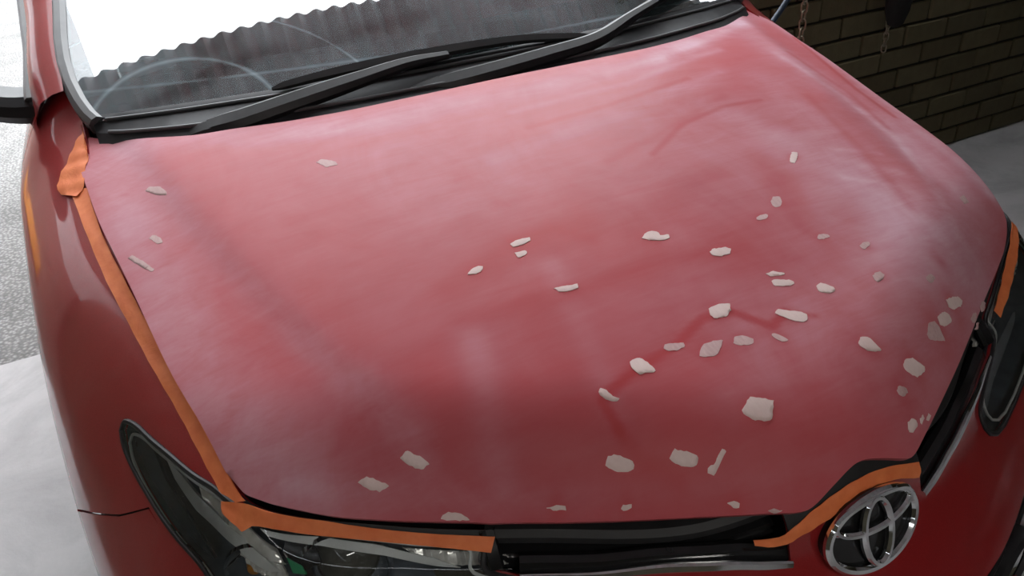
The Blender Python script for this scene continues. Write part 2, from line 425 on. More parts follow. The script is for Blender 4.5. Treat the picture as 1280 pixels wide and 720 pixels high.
def skirt(V3, F, nrm, depth):
    """add a folded-in rim of given depth along -normal on the boundary"""
    V3 = [np.asarray(v) for v in V3]; be = boundary_edges(F); mp = {}
    for a, b in be:
        for q in (a, b):
            if q not in mp: mp[q] = len(V3); V3.append(V3[q]-np.asarray(nrm(q))*depth)
    F = list(F)+[(b, a, mp[a], mp[b]) for a, b in be]
    return V3, F

# --- fender / bumper / doors: spline surface through sections, left side, t=0 hood edge/belt -> t=1 sill
SECT = [
 [(-.62, 4.05, .96), (-.66, 4.08, .93), (-.70, 4.10, .86), (-.73, 4.10, .76), (-.74, 4.12, .62), (-.73, 4.12, .45), (-.70, 4.08, .25)],
 [(-.73, 3.4, 1.06), (-.78, 3.4, 1.03), (-.83, 3.4, .97), (-.862, 3.4, .87), (-.870, 3.4, .68), (-.865, 3.4, .45), (-.85, 3.4, .22)],
 [(-.755, 2.3, 1.03), (-.79, 2.3, 1.00), (-.840, 2.3, .955), (-.868, 2.3, .87), (-.874, 2.3, .68), (-.868, 2.3, .45), (-.855, 2.3, .22)],
 [(-.770, 1.5, 1.005), (-.800, 1.5, .985), (-.842, 1.5, .94), (-.870, 1.5, .86), (-.876, 1.5, .68), (-.870, 1.5, .45), (-.858, 1.5, .22)],
 [(-.720, 1.14, 1.078), (-.765, 1.14, 1.040), (-.825, 1.14, .962), (-.870, 1.14, .86), (-.878, 1.14, .68), (-.872, 1.14, .45), (-.86, 1.14, .22)],
 [(-.722, .99, 1.000), (-.776, .98, .970), (-.834, .97, .908), (-.868, .97, .835), (-.880, .97, .67), (-.875, .97, .45), (-.862, .97, .22)],
 [(-.730, .73, .922), (-.768, .73, .900), (-.818, .73, .857), (-.858, .73, .785), (-.880, .73, .65), (-.878, .73, .45), (-.865, .73, .22)],
 [(-.703, .55, .878), (-.736, .55, .853), (-.782, .545, .807), (-.832, .54, .730), (-.866, .54, .61), (-.872, .54, .44), (-.862, .54, .22)],
 [(-.680, .39, .834), (-.706, .385, .806), (-.745, .375, .754), (-.790, .36, .677), (-.832, .35, .58), (-.845, .345, .44), (-.835, .35, .22)],
 [(-.660, .275, .798), (-.680, .265, .771), (-.712, .245, .718), (-.752, .225, .642), (-.790, .205, .56), (-.802, .20, .44), (-.79, .21, .22)],
 [(-.630, .185, .765), (-.642, .172, .741), (-.664, .150, .692), (-.692, .125, .622), (-.720, .103, .55), (-.73, .095, .43), (-.715, .11, .22)],
 [(-.500, .110, .733), (-.507, .098, .712), (-.520, .076, .668), (-.538, .048, .604), (-.555, .028, .53), (-.562, .022, .42), (-.55, .045, .22)],
 [(-.360, .042, .722), (-.362, .030, .702), (-.370, .008, .660), (-.382, -.020, .598), (-.392, -.040, .525), (-.396, -.045, .415), (-.39, -.02, .22)],
 [(-.190, -.040, .722), (-.190, -.050, .702), (-.193, -.070, .658), (-.198, -.095, .595), (-.202, -.112, .52), (-.204, -.116, .41), (-.20, -.088, .22)],
 [(0.0, -.070, .752), (0.0, -.082, .725), (0.0, -.100, .668), (0.0, -.125, .600), (0.0, -.140, .52), (0.0, -.143, .41), (0.0, -.113, .22)],
]
SECT = np.array(SECT, float)
for _k, _d in {5: (.004, 0, .0), 6: (.014, 0, .001), 7: (.017, 0, .002), 8: (.018, .002, .003), 9: (.016, .006, .006), 10: (.006, .016, .013), 11: (.004, .018, .013), 12: (.002, .014, .010), 13: (0, .012, .006), 14: (0, .008, .004)}.items(): SECT[_k, 0] += _d
for _k, _d in {10: .03, 11: .042, 12: .046, 13: .052, 14: .055}.items():
    SECT[_k, 3, 1] -= _d*.45; SECT[_k, 4, 1] -= _d; SECT[_k, 5, 1] -= _d*1.05; SECT[_k, 6, 1] -= _d*.8
NS, NT = SECT.shape[0], SECT.shape[1]
_x0 = 2*SECT[-1]-SECT[-2]; mirror_row = SECT[-2].copy(); mirror_row[:, 0] *= -1
SP = np.concatenate([(2*SECT[0]-SECT[1])[None], SECT, mirror_row[None]], 0)
SP = np.concatenate([(2*SP[:, 0]-SP[:, 1])[:, None], SP, (2*SP[:, -1]-SP[:, -2])[:, None]], 1)
def crw(f):
    return np.stack([.5*(-f+2*f**2-f**3), .5*(2-5*f**2+3*f**3), .5*(f+4*f**2-3*f**3), .5*(-f**2+f**3)], -1)
def S_body(s, t):
    s = np.atleast_1d(np.asarray(s, float)); t = np.atleast_1d(np.asarray(t, float))
    i = np.clip(np.floor(s).astype(int), 0, NS-2); j = np.clip(np.floor(t).astype(int), 0, NT-2)
    ws = crw(s-i); wt = crw(t-j); out = np.zeros((len(s), 3))
    for a in range(4):
        for b in range(4): out += (ws[:, a]*wt[:, b])[:, None]*SP[i+a, j+b]
    return out
def body_n(s, t, e=.01):
    a = S_body(np.clip(s+e, 0, NS-1), t)-S_body(np.clip(s-e, 0, NS-1), t); b = S_body(s, np.clip(t+e, 0, NT-1))-S_body(s, np.clip(t-e, 0, NT-1))
    n = np.cross(a, b); n /= np.linalg.norm(n, axis=1)[:, None]+1e-12
    return n  # orientation fixed below
_sg = np.arange(0, NS-1+1e-6, .05); _tg = np.arange(0, NT-1+1e-6, .1)
SS, TT = np.meshgrid(_sg, _tg, indexing='ij'); _BV = S_body(SS.ravel(), TT.ravel()); _nt = len(_tg)
_tri = []
for i in range(len(_sg)-1):
    for j in range(_nt-1):
        a = i*_nt+j; _tri += [(a, a+1, a+_nt), (a+1, a+_nt+1, a+_nt)]
BODY_BVH = BVHTree.FromPolygons([tuple(v) for v in _BV], _tri)
_trf = [t for t in _tri if SS.ravel()[t[0]] > 3.6]; FRONT_BVH = BVHTree.FromPolygons([tuple(v) for v in _BV], _trf)
_n = body_n(np.array([6.0]), np.array([3.0]))[0]; BSIGN = -1.0 if _n[0] > 0 else 1.0
def bn(s, t): return BSIGN*body_n(np.atleast_1d(np.asarray(s, float)), np.atleast_1d(np.asarray(t, float)))
def bary(p, a, b, c):
    v0, v1, v2 = b-a, c-a, p-a; d00 = v0@v0; d01 = v0@v1; d11 = v1@v1; d20 = v2@v0; d21 = v2@v1; den = d00*d11-d01*d01
    v = (d11*d20-d01*d21)/den; w = (d00*d21-d01*d20)/den; return 1-v-w, v, w
def near_st(p):
    loc, nrm, idx, dist = BODY_BVH.find_nearest(Vector(p))
    tr = _tri[idx]; w = bary(np.array(loc), *[_BV[k] for k in tr])
    return np.array([sum(w[k]*SS.ravel()[tr[k]] for k in range(3)), sum(w[k]*TT.ravel()[tr[k]] for k in range(3))])
def body_st(px, py, right=False):
    """pixel of the photo -> (s, t) on the (left-hand) body surface; right=True for the car's other half"""
    d = ray(px, py); o = CP.copy()
    if right: d = d*np.array([-1, 1, 1]); o = o*np.array([-1, 1, 1])
    loc, nrm, idx, dist = FRONT_BVH.ray_cast(Vector(o), Vector(d))
    if loc is None or dist > 2.3:
        best = None
        for q in np.linspace(.6, 2.2, 80):
            P = o+d*q; l2, n2, i2, d2 = FRONT_BVH.find_nearest(Vector(P))
            if best is None or d2 < best[0]: best = (d2, l2)
        return near_st(best[1])
    return near_st(loc)
def P_body(st): return S_body(st[:, 0], st[:, 1])

car = tag(empty('car', (0, 1.9, 0)), 'red hatchback with a sanded, filler-spotted hood half inside the garage', 'car')
car_inv = Matrix.Translation((0, -1.9, 0))
def adopt(o, parent=None):
    """parent to the car (or a part of it) without moving"""
    o.parent = parent or car
    if parent is None: o.matrix_parent_inverse = car_inv
    return o

def face_dir(p, d): return Matrix.Translation(Vector(p)) @ Vector(d).to_track_quat('Z', 'Y').to_matrix().to_4x4()
# --- build a panel from an (s,t) outline
def body_panel(name, outline, holes, mat, depth=.012, ds=.06, dt=.08, off=0.0):
    g = np.array([(a, b) for a in np.arange(outline[:, 0].min(), outline[:, 0].max()+ds, ds) for b in np.arange(outline[:, 1].min(), outline[:, 1].max()+dt, dt)])
    vv, F = fill(outline, holes, g, (ds, dt))
    s = np.clip(vv[:, 0], 0, NS-1); t = np.clip(vv[:, 1], 0, NT-1)
    nn = bn(s, t); P = S_body(s, t)+nn*off
    # orient
    f = F[len(F)//2]; a = np.cross(P[f[1]]-P[f[0]], P[f[2]]-P[f[0]])
    if a@nn[f[0]] < 0: F = [x[::-1] for x in F]
    V3, F = skirt(P, F, lambda q: nn[q], depth)
    return new_obj(name, V3, F, mat, sharp=.8)
def st_poly(pts, n=6, closed=True, smooth=True):
    P = cr(np.vstack([pts, pts[:1]]), n)[:-1] if (smooth and closed) else (cr(pts, n) if smooth else np.asarray(pts, float))
    return P
def densify(P, ms=.06, mt=.1, closed=True):
    P = np.asarray(P, float); out = []; n = len(P)
    for i in range(n if closed else n-1):
        a = P[i]; b = P[(i+1) % n]; k = max(1, int(math.ceil(max(abs(b[0]-a[0])/ms, abs(b[1]-a[1])/mt))))
        for q in range(k): out.append(a+(b-a)*q/k)
    if not closed: out.append(P[-1])
    return np.array(out)

# ------------------------------------------------------------------ hood
gx = np.arange(-.75, .751, .0052); gy = np.arange(-.1, 1.0, .0052)
G = np.stack(np.meshgrid(gx, gy), -1).reshape(-1, 2); G[:, 0] += (np.round(G[:, 1]/.0052).astype(int) % 2)*.0026
hv, hF = fill(HOOD_OUT, [], G, (.0052, .0052))
hz = hood_z(hv[:, 0], hv[:, 1]); hP = np.column_stack([hv, hz])
f = hF[0]
hF = [t if np.cross(hP[t[1]]-hP[t[0]], hP[t[2]]-hP[t[0]])[2] > 0 else t[::-1] for t in hF]
nh = len(hP)
HV, HF = skirt(hP, hF, lambda q: np.array([0, 0, 1.0])+1.2*np.array([hP[q][0]*.8, hP[q][1]-.45, 0]), .007)
hood = adopt(new_obj('hood', HV, HF, M_hood, sharp=.9))
hood['label'] = 'sanded matte pink-red hood dotted with pale filler'
# where the dust lies, with crease light and shade painted in: strokes measured on the photo, put on the hood
pix = None
def to_px(P):
    d = np.asarray(P)-CP; z = d@_f; return np.column_stack([640+FPX*(d@_r)/z, 360-FPX*(d@_u)/z])
HX = np.array(HV); 
dust = np.full(len(HX), .165)
def seg_dist(P, A, B):
    A = np.asarray(A, float); B = np.asarray(B, float); ab = B-A; t = np.clip(((P-A)@ab)/(ab@ab+1e-12), 0, 1)
    return np.linalg.norm(P-(A+t[:, None]*ab), axis=1)
def stroke(pts, w, amt, taper=2.0):
    """a wipe of dust or a painted highlight (amt>0) or a wiped-clean track or painted shade (amt<0) along a path on the hood; w in metres"""
    global dust
    Q = np.array([ray_hood(*p)[:2] for p in pts]); d = np.full(len(HX), 9.0)
    for a, b in zip(Q[:-1], Q[1:]): d = np.minimum(d, seg_dist(HX[:, :2], a, b))
    k = np.exp(-(d/w)**taper)
    dust = dust+amt*k if amt > 0 else dust*(1+amt*k)
def blob(px, py, w, amt):
    global dust
    q = ray_hood(px, py)[:2]; d = np.linalg.norm(HX[:, :2]-q, axis=1); k = np.exp(-(d/w)**2)
    dust = dust+amt*k if amt > 0 else dust*(1+amt*k)
# broad dusty zones, and paler bands along the creases
stroke([(130, 200), (200, 380), (270, 520), (330, 590)], .06, .28)
stroke([(170, 200), (300, 345), (420, 460), (530, 560)], .022, .16)  # paler band along the left crease
stroke([(160, 185), (400, 160), (640, 118), (820, 75), (920, 25)], .035, .26)
stroke([(920, 30), (1000, 80), (1100, 150), (1200, 240)], .05, .30)
stroke([(960, 100), (1060, 190), (1150, 260), (1215, 300)], .05, .18)
stroke([(620, 200), (780, 140), (900, 90)], .02, .14)
stroke([(480, 200), (560, 250), (640, 230)], .06, .10)
stroke([(590, 420), (610, 500), (625, 600)], .022, .16)
stroke([(690, 330), (730, 420), (770, 520)], .018, .10)
stroke([(1000, 190), (1080, 230), (1120, 260)], .06, .16)
stroke([(1080, 330), (1150, 330), (1190, 320)], .09, .2)
stroke([(1040, 250), (1130, 300), (1210, 330)], .06, .1)
stroke([(420, 190), (700, 150), (860, 110)], .10, .07)
stroke([(990, 380), (1060, 440), (1110, 400)], .06, .10)
stroke([(940, 430), (960, 470), (920, 490)], .035, .10)
stroke([(360, 610), (560, 622), (760, 622), (960, 600), (1040, 570)], .010, .10)
stroke([(300, 560), (350, 600), (450, 620)], .03, .12)
stroke([(940, 12), (1000, 48), (1060, 90), (1120, 138), (1180, 185), (1235, 240)], .028, .38)
stroke([(820, 70), (890, 45), (935, 20)], .03, .2)
stroke([(960, 200), (1080, 230), (1180, 300)], .20, .13)
stroke([(1000, 420), (1110, 440)], .12, .08)
stroke([(972, 68), (1050, 118), (1123, 177), (1196, 292)], .011, .20)  # highlight along the right crease, put in as a paler band
stroke([(900, 140), (935, 150), (960, 165)], .035, .16)
stroke([(1050, 200), (1123, 215)], .012, .16); stroke([(1055, 222), (1120, 232)], .007, .14); stroke([(1040, 186), (1100, 192)], .006, .14)
stroke([(760, 95), (860, 60), (930, 30)], .012, .16); stroke([(640, 140), (780, 105), (900, 62)], .009, .16)
stroke([(300, 180), (380, 170), (520, 150)], .02, .14)
# cleaner, redder tracks left by wet sanding, and painted groove shade
stroke([(775, 540), (752, 500), (795, 462), (845, 432), (878, 398), (915, 390), (965, 408), (982, 390)], .007, -.72, 4)
stroke([(775, 540), (800, 575), (850, 600)], .010, -.45, 3)
stroke([(560, 360), (640, 310), (730, 280)], .030, -.55)
stroke([(580, 400), (700, 370), (820, 325), (930, 310)], .018, -.35)
stroke([(640, 500), (720, 500), (700, 400)], .07, -.30)
stroke([(860, 560), (960, 570), (1060, 540)], .08, -.45)
stroke([(650, 575), (740, 590), (860, 600)], .06, -.30)
stroke([(960, 250), (930, 330), (1010, 330)], .05, -.20)
stroke([(260, 240), (300, 290), (480, 440), (560, 520)], .035, -.22)
stroke([(420, 260), (520, 400), (560, 500)], .05, -.2)
stroke([(1020, 395), (1000, 392)], .004, -.6)
stroke([(905, 120), (820, 170), (760, 200)], .012, -.35)
stroke([(1010, 120), (1080, 190), (1140, 260)], .010, -.35)
stroke([(985, 65), (1060, 115), (1110, 160)], .008, -.45)  # shade of the groove by the right crease, put in as redder colour
stroke([(816, 193), (852, 156), (904, 133), (951, 125)], .006, -.55, 3)
stroke([(993, 47), (1030, 78), (1071, 112), (1118, 146)], .006, -.75, 3)  # darker core of the painted groove shade
stroke([(800, 290), (850, 240), (900, 215)], .03, -.3); stroke([(950, 200), (985, 235), (1000, 280)], .03, -.4)
stroke([(660, 160), (760, 132), (860, 98)], .007, -.5, 3); stroke([(740, 300), (690, 285), (640, 300)], .012, -.4)
stroke([(1060, 275), (1040, 330), (1100, 370)], .025, -.25)
for (x, y, r) in [(991, 196, .016), (972, 254, .017), (952, 272, .014), (1028, 297, .014), (1082, 308, .013), (1100, 345, .014), (1175, 327, .017), (1126, 487, .018), (818, 300, .02),
                  (900, 388, .020), (888, 437, .022), (929, 426, .020), (975, 422, .015), (1190, 378, .02), (1172, 410, .025), (1142, 458, .022), (1085, 432, .02), (803, 458, .02), (712, 362, .02), (595, 338, .018), (650, 305, .02), (988, 395, .022), (783, 633, .012), (920, 630, .012), (696, 633, .012), (948, 512, .026)]:
    blob(x, y, r*.8, -.5)
dust = np.clip(dust, .02, .95)
at = hood.data.attributes.new('dust', 'FLOAT', 'POINT'); at.data.foreach_set('value', dust.astype(np.float32))

# filler patches, outlines measured on the photo
def crop(pts, ox, oy, k): return [(ox+x/k, oy+y/k) for x, y in pts]
A4 = (720, 340, 3.6); A5 = (960, 320, 3.271); A3 = (880, 160, 3.6); AQ = (560, 260, 4.267); AR = (380, 520, 4.0); AB = (600, 560, 3.556); AL = (0, 220, 3.0); A2 = (1100, 220, 2.0)
PATCH = [
 (A4, [(597,165),(640,145),(690,143),(697,170),(680,198),(625,210),(600,190)], 1), (A4, [(395,345),(400,325),(440,320),(485,320),(490,335),(455,352),(410,355)], 0),
 (A4, [(243,405),(270,387),(300,392),(330,415),(358,440),(345,455),(320,450),(290,462),(262,445),(245,425)], 1), (A4, [(100,540),(108,520),(140,535),(165,560),(200,570),(180,582),(150,578),(115,560)], 1),
 (A4, [(556,380),(560,345),(575,325),(620,310),(660,305),(650,345),(635,375),(590,382)], 0), (A4, [(706,320),(715,290),(750,285),(795,300),(803,318),(780,328),(735,330)], 0),
 (A4, [(878,285),(885,275),(920,285),(950,300),(955,312),(925,312),(895,298)], 0), (A5, [(27,235),(40,218),(90,225),(130,228),(158,240),(162,262),(140,270),(100,262),(60,248)], 1),
 (A4, [(748,622),(782,560),(890,578),(882,655),(865,670),(800,664),(760,645)], 1), (A3, [(277,658),(310,645),(365,655),(360,662),(300,668)], 1),
 (A3, [(305,690),(315,683),(390,685),(408,697),(385,710),(315,712)], 1), (A3, [(25,558),(40,545),(100,537),(122,545),(115,565),(80,577),(38,575)], 1),
 (A5, [(197,125),(215,110),(240,118),(272,130),(275,142),(250,152),(215,148),(200,138)], 1), (A3, [(383,145),(395,108),(422,112),(418,140),(405,160),(388,155)], 1),
 (A3, [(300,330),(310,310),(340,308),(352,330),(345,352),(322,358),(305,345)], 0), (A3, [(235,405),(250,392),(285,388),(290,402),(260,415),(240,415)], 0),
 (A3, [(508,490),(520,478),(555,478),(568,488),(540,500),(515,502)], 0), (A3, [(700,530),(715,515),(740,512),(748,525),(725,545),(708,542)], 0),
 (A3, [(760,665),(770,650),(790,645),(812,660),(800,685),(780,695),(768,685)], 0), (A5, [(645,88),(665,72),(685,90),(668,110),(650,100)], 0),
 (A5, [(727,180),(745,170),(775,165),(795,185),(785,205),(760,217),(738,208)], 1), (A5, [(690,250),(715,228),(740,240),(750,265),(720,287),(700,278)], 1),
 (A5, [(650,320),(655,275),(680,265),(700,290),(723,345),(690,345),(660,340)], 0), (A5, [(367,355),(380,330),(415,335),(440,362),(465,385),(445,390),(410,388),(378,370)], 1),
 (A5, [(550,440),(565,420),(590,418),(640,455),(640,470),(610,495),(580,480),(555,460)], 1), (A5, [(525,550),(535,530),(560,535),(572,555),(560,575),(535,570)], 0),
 (A5, [(570,680),(585,665),(605,672),(612,690),(592,722),(572,715)], 1), (A5, [(620,665),(632,647),(638,660),(628,685),(620,680)], 1), (A5, [(645,665),(655,642),(663,650),(655,672)], 1),
 (A5, [(865,205),(872,185),(888,188),(887,215),(872,225)], 0), (A5, [(828,258),(838,232),(852,235),(853,262),(838,275)], 0), (A5, [(845,300),(855,268),(862,270),(858,295)], 0),
 (A2, [(200,55),(208,47),(222,66),(210,70)], 0),
 (AQ, [(333,195),(350,180),(400,162),(435,158),(440,175),(400,195),(345,210)], 1), (AQ, [(357,240),(415,228),(423,245),(390,262),(368,265)], 1),
 (AQ, [(105,355),(120,330),(160,312),(185,310),(180,335),(150,352)], 1), (AQ, [(567,430),(600,420),(690,407),(700,425),(640,445),(590,445)], 1),
 (AQ, [(1032,160),(1055,135),(1085,122),(1120,128),(1130,148),(1175,140),(1180,160),(1150,172),(1070,172)], 1),
 (AR, [(483,210),(507,172),(575,200),(633,235),(615,245),(590,267),(530,248)], 1), (AR, [(270,328),(312,300),(370,322),(422,345),(400,360),(375,374),(310,358)], 1),
 (AR, [(682,510),(700,490),(715,475),(770,485),(795,495),(828,515),(760,518)], 1),
 (AB, [(557,75),(565,40),(600,28),(680,55),(687,85),(650,105),(600,98)], 1), (AB, [(842,45),(862,3),(920,15),(970,35),(965,75),(930,82),(870,70)], 1),
 (AB, [(1012,105),(1010,90),(1040,70),(1060,25),(1080,0),(1095,10),(1075,50),(1055,95),(1040,118)], 1),
 (AB, [(295,262),(340,255),(385,255),(383,270),(340,273)], 1), (AB, [(625,265),(628,250),(680,250),(670,268),(630,275)], 1), (AB, [(1100,240),(1150,237),(1158,255),(1145,265),(1120,260)], 1),
 (AB, [(1280,283),(1310,270),(1345,275),(1330,288)], 0),
 (None, [(395,203),(402,199),(420,202),(422,206),(408,209)], 0), (AL, [(545,55),(560,40),(600,40),(625,60),(625,72),(580,70)], 0),
 (AL, [(560,235),(575,220),(600,230),(612,250),(590,255)], 0), (AL, [(480,310),(495,297),(530,315),(580,350),(570,360),(520,335)], 0)]
for (A, pts, full) in PATCH:
    px = crop(pts, *A) if A else pts
    Q = np.array([ray_hood(*p)[:2] for p in px])
    o2 = resample(np.vstack([Q]), .0035, True); o2 = o2+rng.uniform(-.0006, .0006, o2.shape)
    lo, hi = o2.min(0), o2.max(0); g = np.stack(np.meshgrid(np.arange(lo[0], hi[0], .004), np.arange(lo[1], hi[1], .004)), -1).reshape(-1, 2)
    vv, F = fill(o2, [], g, (.004, .004))
    th = .0011 if full else .0006
    nb = len(o2); V3 = np.array([np.r_[p, hood_z(*p)]+hood_n(*p)*th*(1.0 if i >= nb else .7) for i, p in enumerate(vv)])
    F = [t if np.cross(V3[t[1]]-V3[t[0]], V3[t[2]]-V3[t[0]])[2] > 0 else t[::-1] for t in F]
    V3, F = skirt(V3, F, lambda q: np.array([0, 0, 1.0]), .0016)
    new_obj('filler_patch', V3, F, M_fill if full else M_fill2, hood, sharp=1.2)

# ------------------------------------------------------------------ headlight outline (left), in surface coordinates
hl_px = [(153, 538), (158, 527), (172, 533), (190, 550), (215, 571), (245, 596), (278, 619)]
hl_low_px = [(330, 800), (265, 724), (230, 680), (200, 640), (175, 598), (158, 562)]
up = [body_st(*p) for p in hl_px]
t3_mid = [(312, 640), (380, 657), (450, 668), (530, 677), (600, 682)]
up += [body_st(*p) for p in t3_mid]
inner = [body_st(1241, 425, True), body_st(1232, 470, True), body_st(1224, 518, True)]
low = [body_st(1254, 531, True)]+[body_st(*p) for p in hl_low_px]
HL = np.array(up+inner+low)
HL_ST = densify(st_poly(HL, 5), .05, .08)

# grille opening (left half): between hood edge and chrome strip, from badge panel to lamp
ch_px = [(1152, 617), (1168, 592), (1185, 562), (1205, 522), (1222, 484), (1236, 446)]
chrome_st = np.array([body_st(*p, True) for p in ch_px])      # from badge outwards
cs = cr(chrome_st, 6)
g_in = chrome_st[0]
lamp_in = np.array([up[-1]]+inner)
GR = np.vstack([[(g_in[0], -0.0)], [(g_in[0], .2)], cs, [inner[0]+np.array([.06, 0])], [up[-1]+np.array([.08, 0])], [(up[-1][0]+.1, 0.0)]])
GR_ST = densify(GR, .05, .08)
# lower grille (below the bumper bar) and fog lamp recess
lg_px = [(1222, 722), (1250, 690), (1280, 655)]
lgs = np.array([body_st(*p, True) for p in lg_px])
LG = np.array([(NS-1-.02, 4.05), (NS-1-.02, 5.3), (10.9, 5.3), (10.75, 4.7), (11.2, 4.2), (12.3, 4.0)])
lg_top = float(np.mean(lgs[:, 1])); LG[:, 1] += lg_top-4.05

# ------------------------------------------------------------------ fender and bumper (left), mirrored
seam = [body_st(*p) for p in [(186, 634), (150, 643), (120, 641), (95, 637)]]
seam_rear = np.array([seam[-1][0]-.5, seam[-1][1]+.6])
S_DOOR = 4.08
def arch(cy, cz, r, a0, a1, n=14, x=-.87):
    return [near_st((x, cy+r*math.cos(a), cz+r*math.sin(a))) for a in np.linspace(a0, a1, n)]
ar = arch(.84, .31, .345, math.pi*.86, .02)     # front to back over the wheel
hl_tip_idx = int(np.argmin(HL_ST[:, 0]))
fend = np.vstack([[(S_DOOR, 0.0)], [(a, 0.0) for a in np.arange(S_DOOR+.1, up[6][0]+.25, .1)], [(up[6][0]+.28, 0.0)], [(up[6][0]+.30, .12)]])
# lens outline from the seam up round the tip to the hood edge is a hole; fender keeps the outside
fend_low = np.vstack([seam, [ar[0]], ar, [(S_DOOR, ar[-1][1])]])
fo = np.vstack([fend, [seam[0]+np.array([.35, 0])], fend_low]); fo = densify(fo)
fl = adopt(body_panel('fender', fo, [HL_ST], M_paint)); fl['label'] = 'glossy red fender with orange tape along its top'
fr_ = adopt(mir('fender', fl, None))
# bumper: everything below the seam and round the front to the centre line; both halves in one skin
bo = np.vstack([[seam[-1]+np.array([0, .03])], [np.array(q)+np.array([0, .03]) for q in seam[::-1][1:]], [seam[0]+np.array([.2, .0])], [(up[6][0]+.33, .25)], [(up[6][0]+.33, 0.0)],
                [(a, 0.0) for a in np.arange(up[6][0]+.4, NS-1.02, .1)], [(NS-1, 0.0)], [(NS-1, NT-1)], [(9.5, NT-1)], [(8.2, NT-1)], [(ar[0][0], NT-1.02)], [ar[0]]])
bo = densify(bo)
bl = body_panel('front_bumper', bo, [HL_ST, GR_ST, densify(LG)], M_paint, depth=.004)
me2 = bl.data; nv = len(me2.vertices); co = np.empty(nv*3); me2.vertices.foreach_get('co', co); co = co.reshape(-1, 3)
fa = [tuple(p.vertices) for p in me2.polygons]
V2 = np.vstack([co, co*np.array([-1, 1, 1])]); F2 = fa+[tuple(nv+k for k in f[::-1]) for f in fa]
bpy.data.objects.remove(bl); bump_o = adopt(new_obj('front_bumper', V2, F2, M_paint, sharp=.8))
# doors and rear quarter
for nm, s0, s1 in (('front_door', S_DOOR-.03, 2.45), ('rear_quarter', 2.42, 0.0)):
    o_ = np.array([(s0, 0), (s1, 0), (s1, NT-1), (s0, NT-1)])
    pl = adopt(body_panel(nm, densify(o_, .1, .2), [], M_paint, ds=.1, dt=.2)); mir_o = adopt(mir(nm, pl, None))
    if nm == 'front_door': DOOR_L, DOOR_R = pl, mir_o

# shade of the gap between fender and hood, put in as a black strip
for side in (-1, 1):
    s_ = np.linspace(5.7, 9.4, 60); t_ = np.full(60, .02); P = S_body(s_, t_)-bn(s_, t_)*.004; P = P*np.array([-side, 1, 1])
    v_, f_ = sweep(P, rrect(.012, .006), up=(0, 0, 1)); adopt(new_obj('hood_gap_strip', v_, f_, M_rubber))
# ------------------------------------------------------------------ headlights
def lamp_offset(st, depth): return S_body(st[:, 0], st[:, 1])-bn(st[:, 0], st[:, 1])*depth
c_st = np.array([np.mean(HL_ST[:, 0]), np.mean(HL_ST[:, 1])])
def shrink(st, k): return c_st+(st-c_st)*k
# housing: rim from the lens edge back to a deep bowl floor
hv2, hF2 = fill(HL_ST, [], np.array([(a, b) for a in np.arange(7, 13, .08) for b in np.arange(0, 4, .1)]), (.08, .1))
dist_edge = np.array([np.min(np.hypot((HL_ST[:, 0]-a)*.12, (HL_ST[:, 1]-b)*.06)) for a, b in hv2])
dep = .006+.062*(1-np.exp(-dist_edge/.018))
Pn = bn(hv2[:, 0], hv2[:, 1]); P0 = S_body(hv2[:, 0], hv2[:, 1])
Pb = P0-Pn*dep[:, None]
def orient(P, F, Nn):
    f = F[len(F)//2]; a = np.cross(P[f[1]]-P[f[0]], P[f[2]]-P[f[0]])
    return F if a@Nn[f[0]] > 0 else [x[::-1] for x in F]
HF_ = orient(P0, hF2, Pn)
hlamp = adopt(new_obj('headlight', Pb, HF_, M_housing)); hlamp['label'] = 'clear swept-back headlight'
new_obj('lens', P0+Pn*.003, HF_, M_lens, hlamp)
# dark seal round the lens
pth = S_body(HL_ST[:, 0], HL_ST[:, 1])+bn(HL_ST[:, 0], HL_ST[:, 1])*.001
nrm_p = bn(HL_ST[:, 0], HL_ST[:, 1])
v_, f_ = sweep(pth, rrect(.007, .006), up=nrm_p, closed=True); new_obj('lens_seal', v_, f_, M_black, hlamp)
v_, f_ = sweep(lamp_offset(shrink(HL_ST, .94), -.0005)-0, rrect(.004, .003), up=nrm_p, closed=True); new_obj('lens_edge', v_, f_, M_silver, hlamp)
def lamp_pt(px, py, depth):
    st = body_st(px, py)[None]; return (S_body(st[:, 0], st[:, 1])-bn(st[:, 0], st[:, 1])*depth)[0]
def lamp_patch(name, pxs, depth, mat, ribs=0, thick=.004):
    st = np.array([body_st(*p) for p in pxs]); o_ = densify(st, .03, .05)
    g = np.array([(a, b) for a in np.arange(o_[:, 0].min(), o_[:, 0].max(), .03) for b in np.arange(o_[:, 1].min(), o_[:, 1].max(), .05)])
    vv, F = fill(o_, [], g, (.03, .05)); nn = bn(vv[:, 0], vv[:, 1])
    wob = depth+(.004*np.abs(np.sin(vv[:, 0]*ribs)) if ribs else 0)
    P = S_body(vv[:, 0], vv[:, 1])-nn*np.asarray(wob).reshape(-1, 1) if ribs else S_body(vv[:, 0], vv[:, 1])-nn*depth
    F = orient(P, F, nn); V3, F = skirt(P, F, lambda q: nn[q], thick)
    return new_obj(name, V3, F, mat, hlamp)
lamp_patch('side_reflector', [(163, 540), (185, 562), (200, 600), (225, 640), (262, 700), (240, 682), (205, 635), (180, 595), (164, 560)], .007, M_blueblk)
lamp_patch('reflector_strip', [(190, 568), (203, 600), (230, 640), (285, 690), (330, 722), (345, 722), (300, 676), (262, 650), (232, 620), (212, 595)], .016, M_silver)
lamp_patch('ribbed_reflector', [(236, 602), (264, 624), (300, 655), (340, 690), (352, 712), (330, 706), (296, 676), (262, 646), (242, 622)], .011, M_reflector, ribs=110)
lamp_patch('prism_panel', [(265, 660), (300, 680), (345, 715), (355, 735), (310, 725), (280, 690)], .018, M_reflector, ribs=140)
lamp_patch('upper_bezel', [(318, 662), (400, 672), (470, 682), (540, 700), (575, 715), (545, 712), (480, 697), (400, 684), (330, 672)], .014, M_silver)
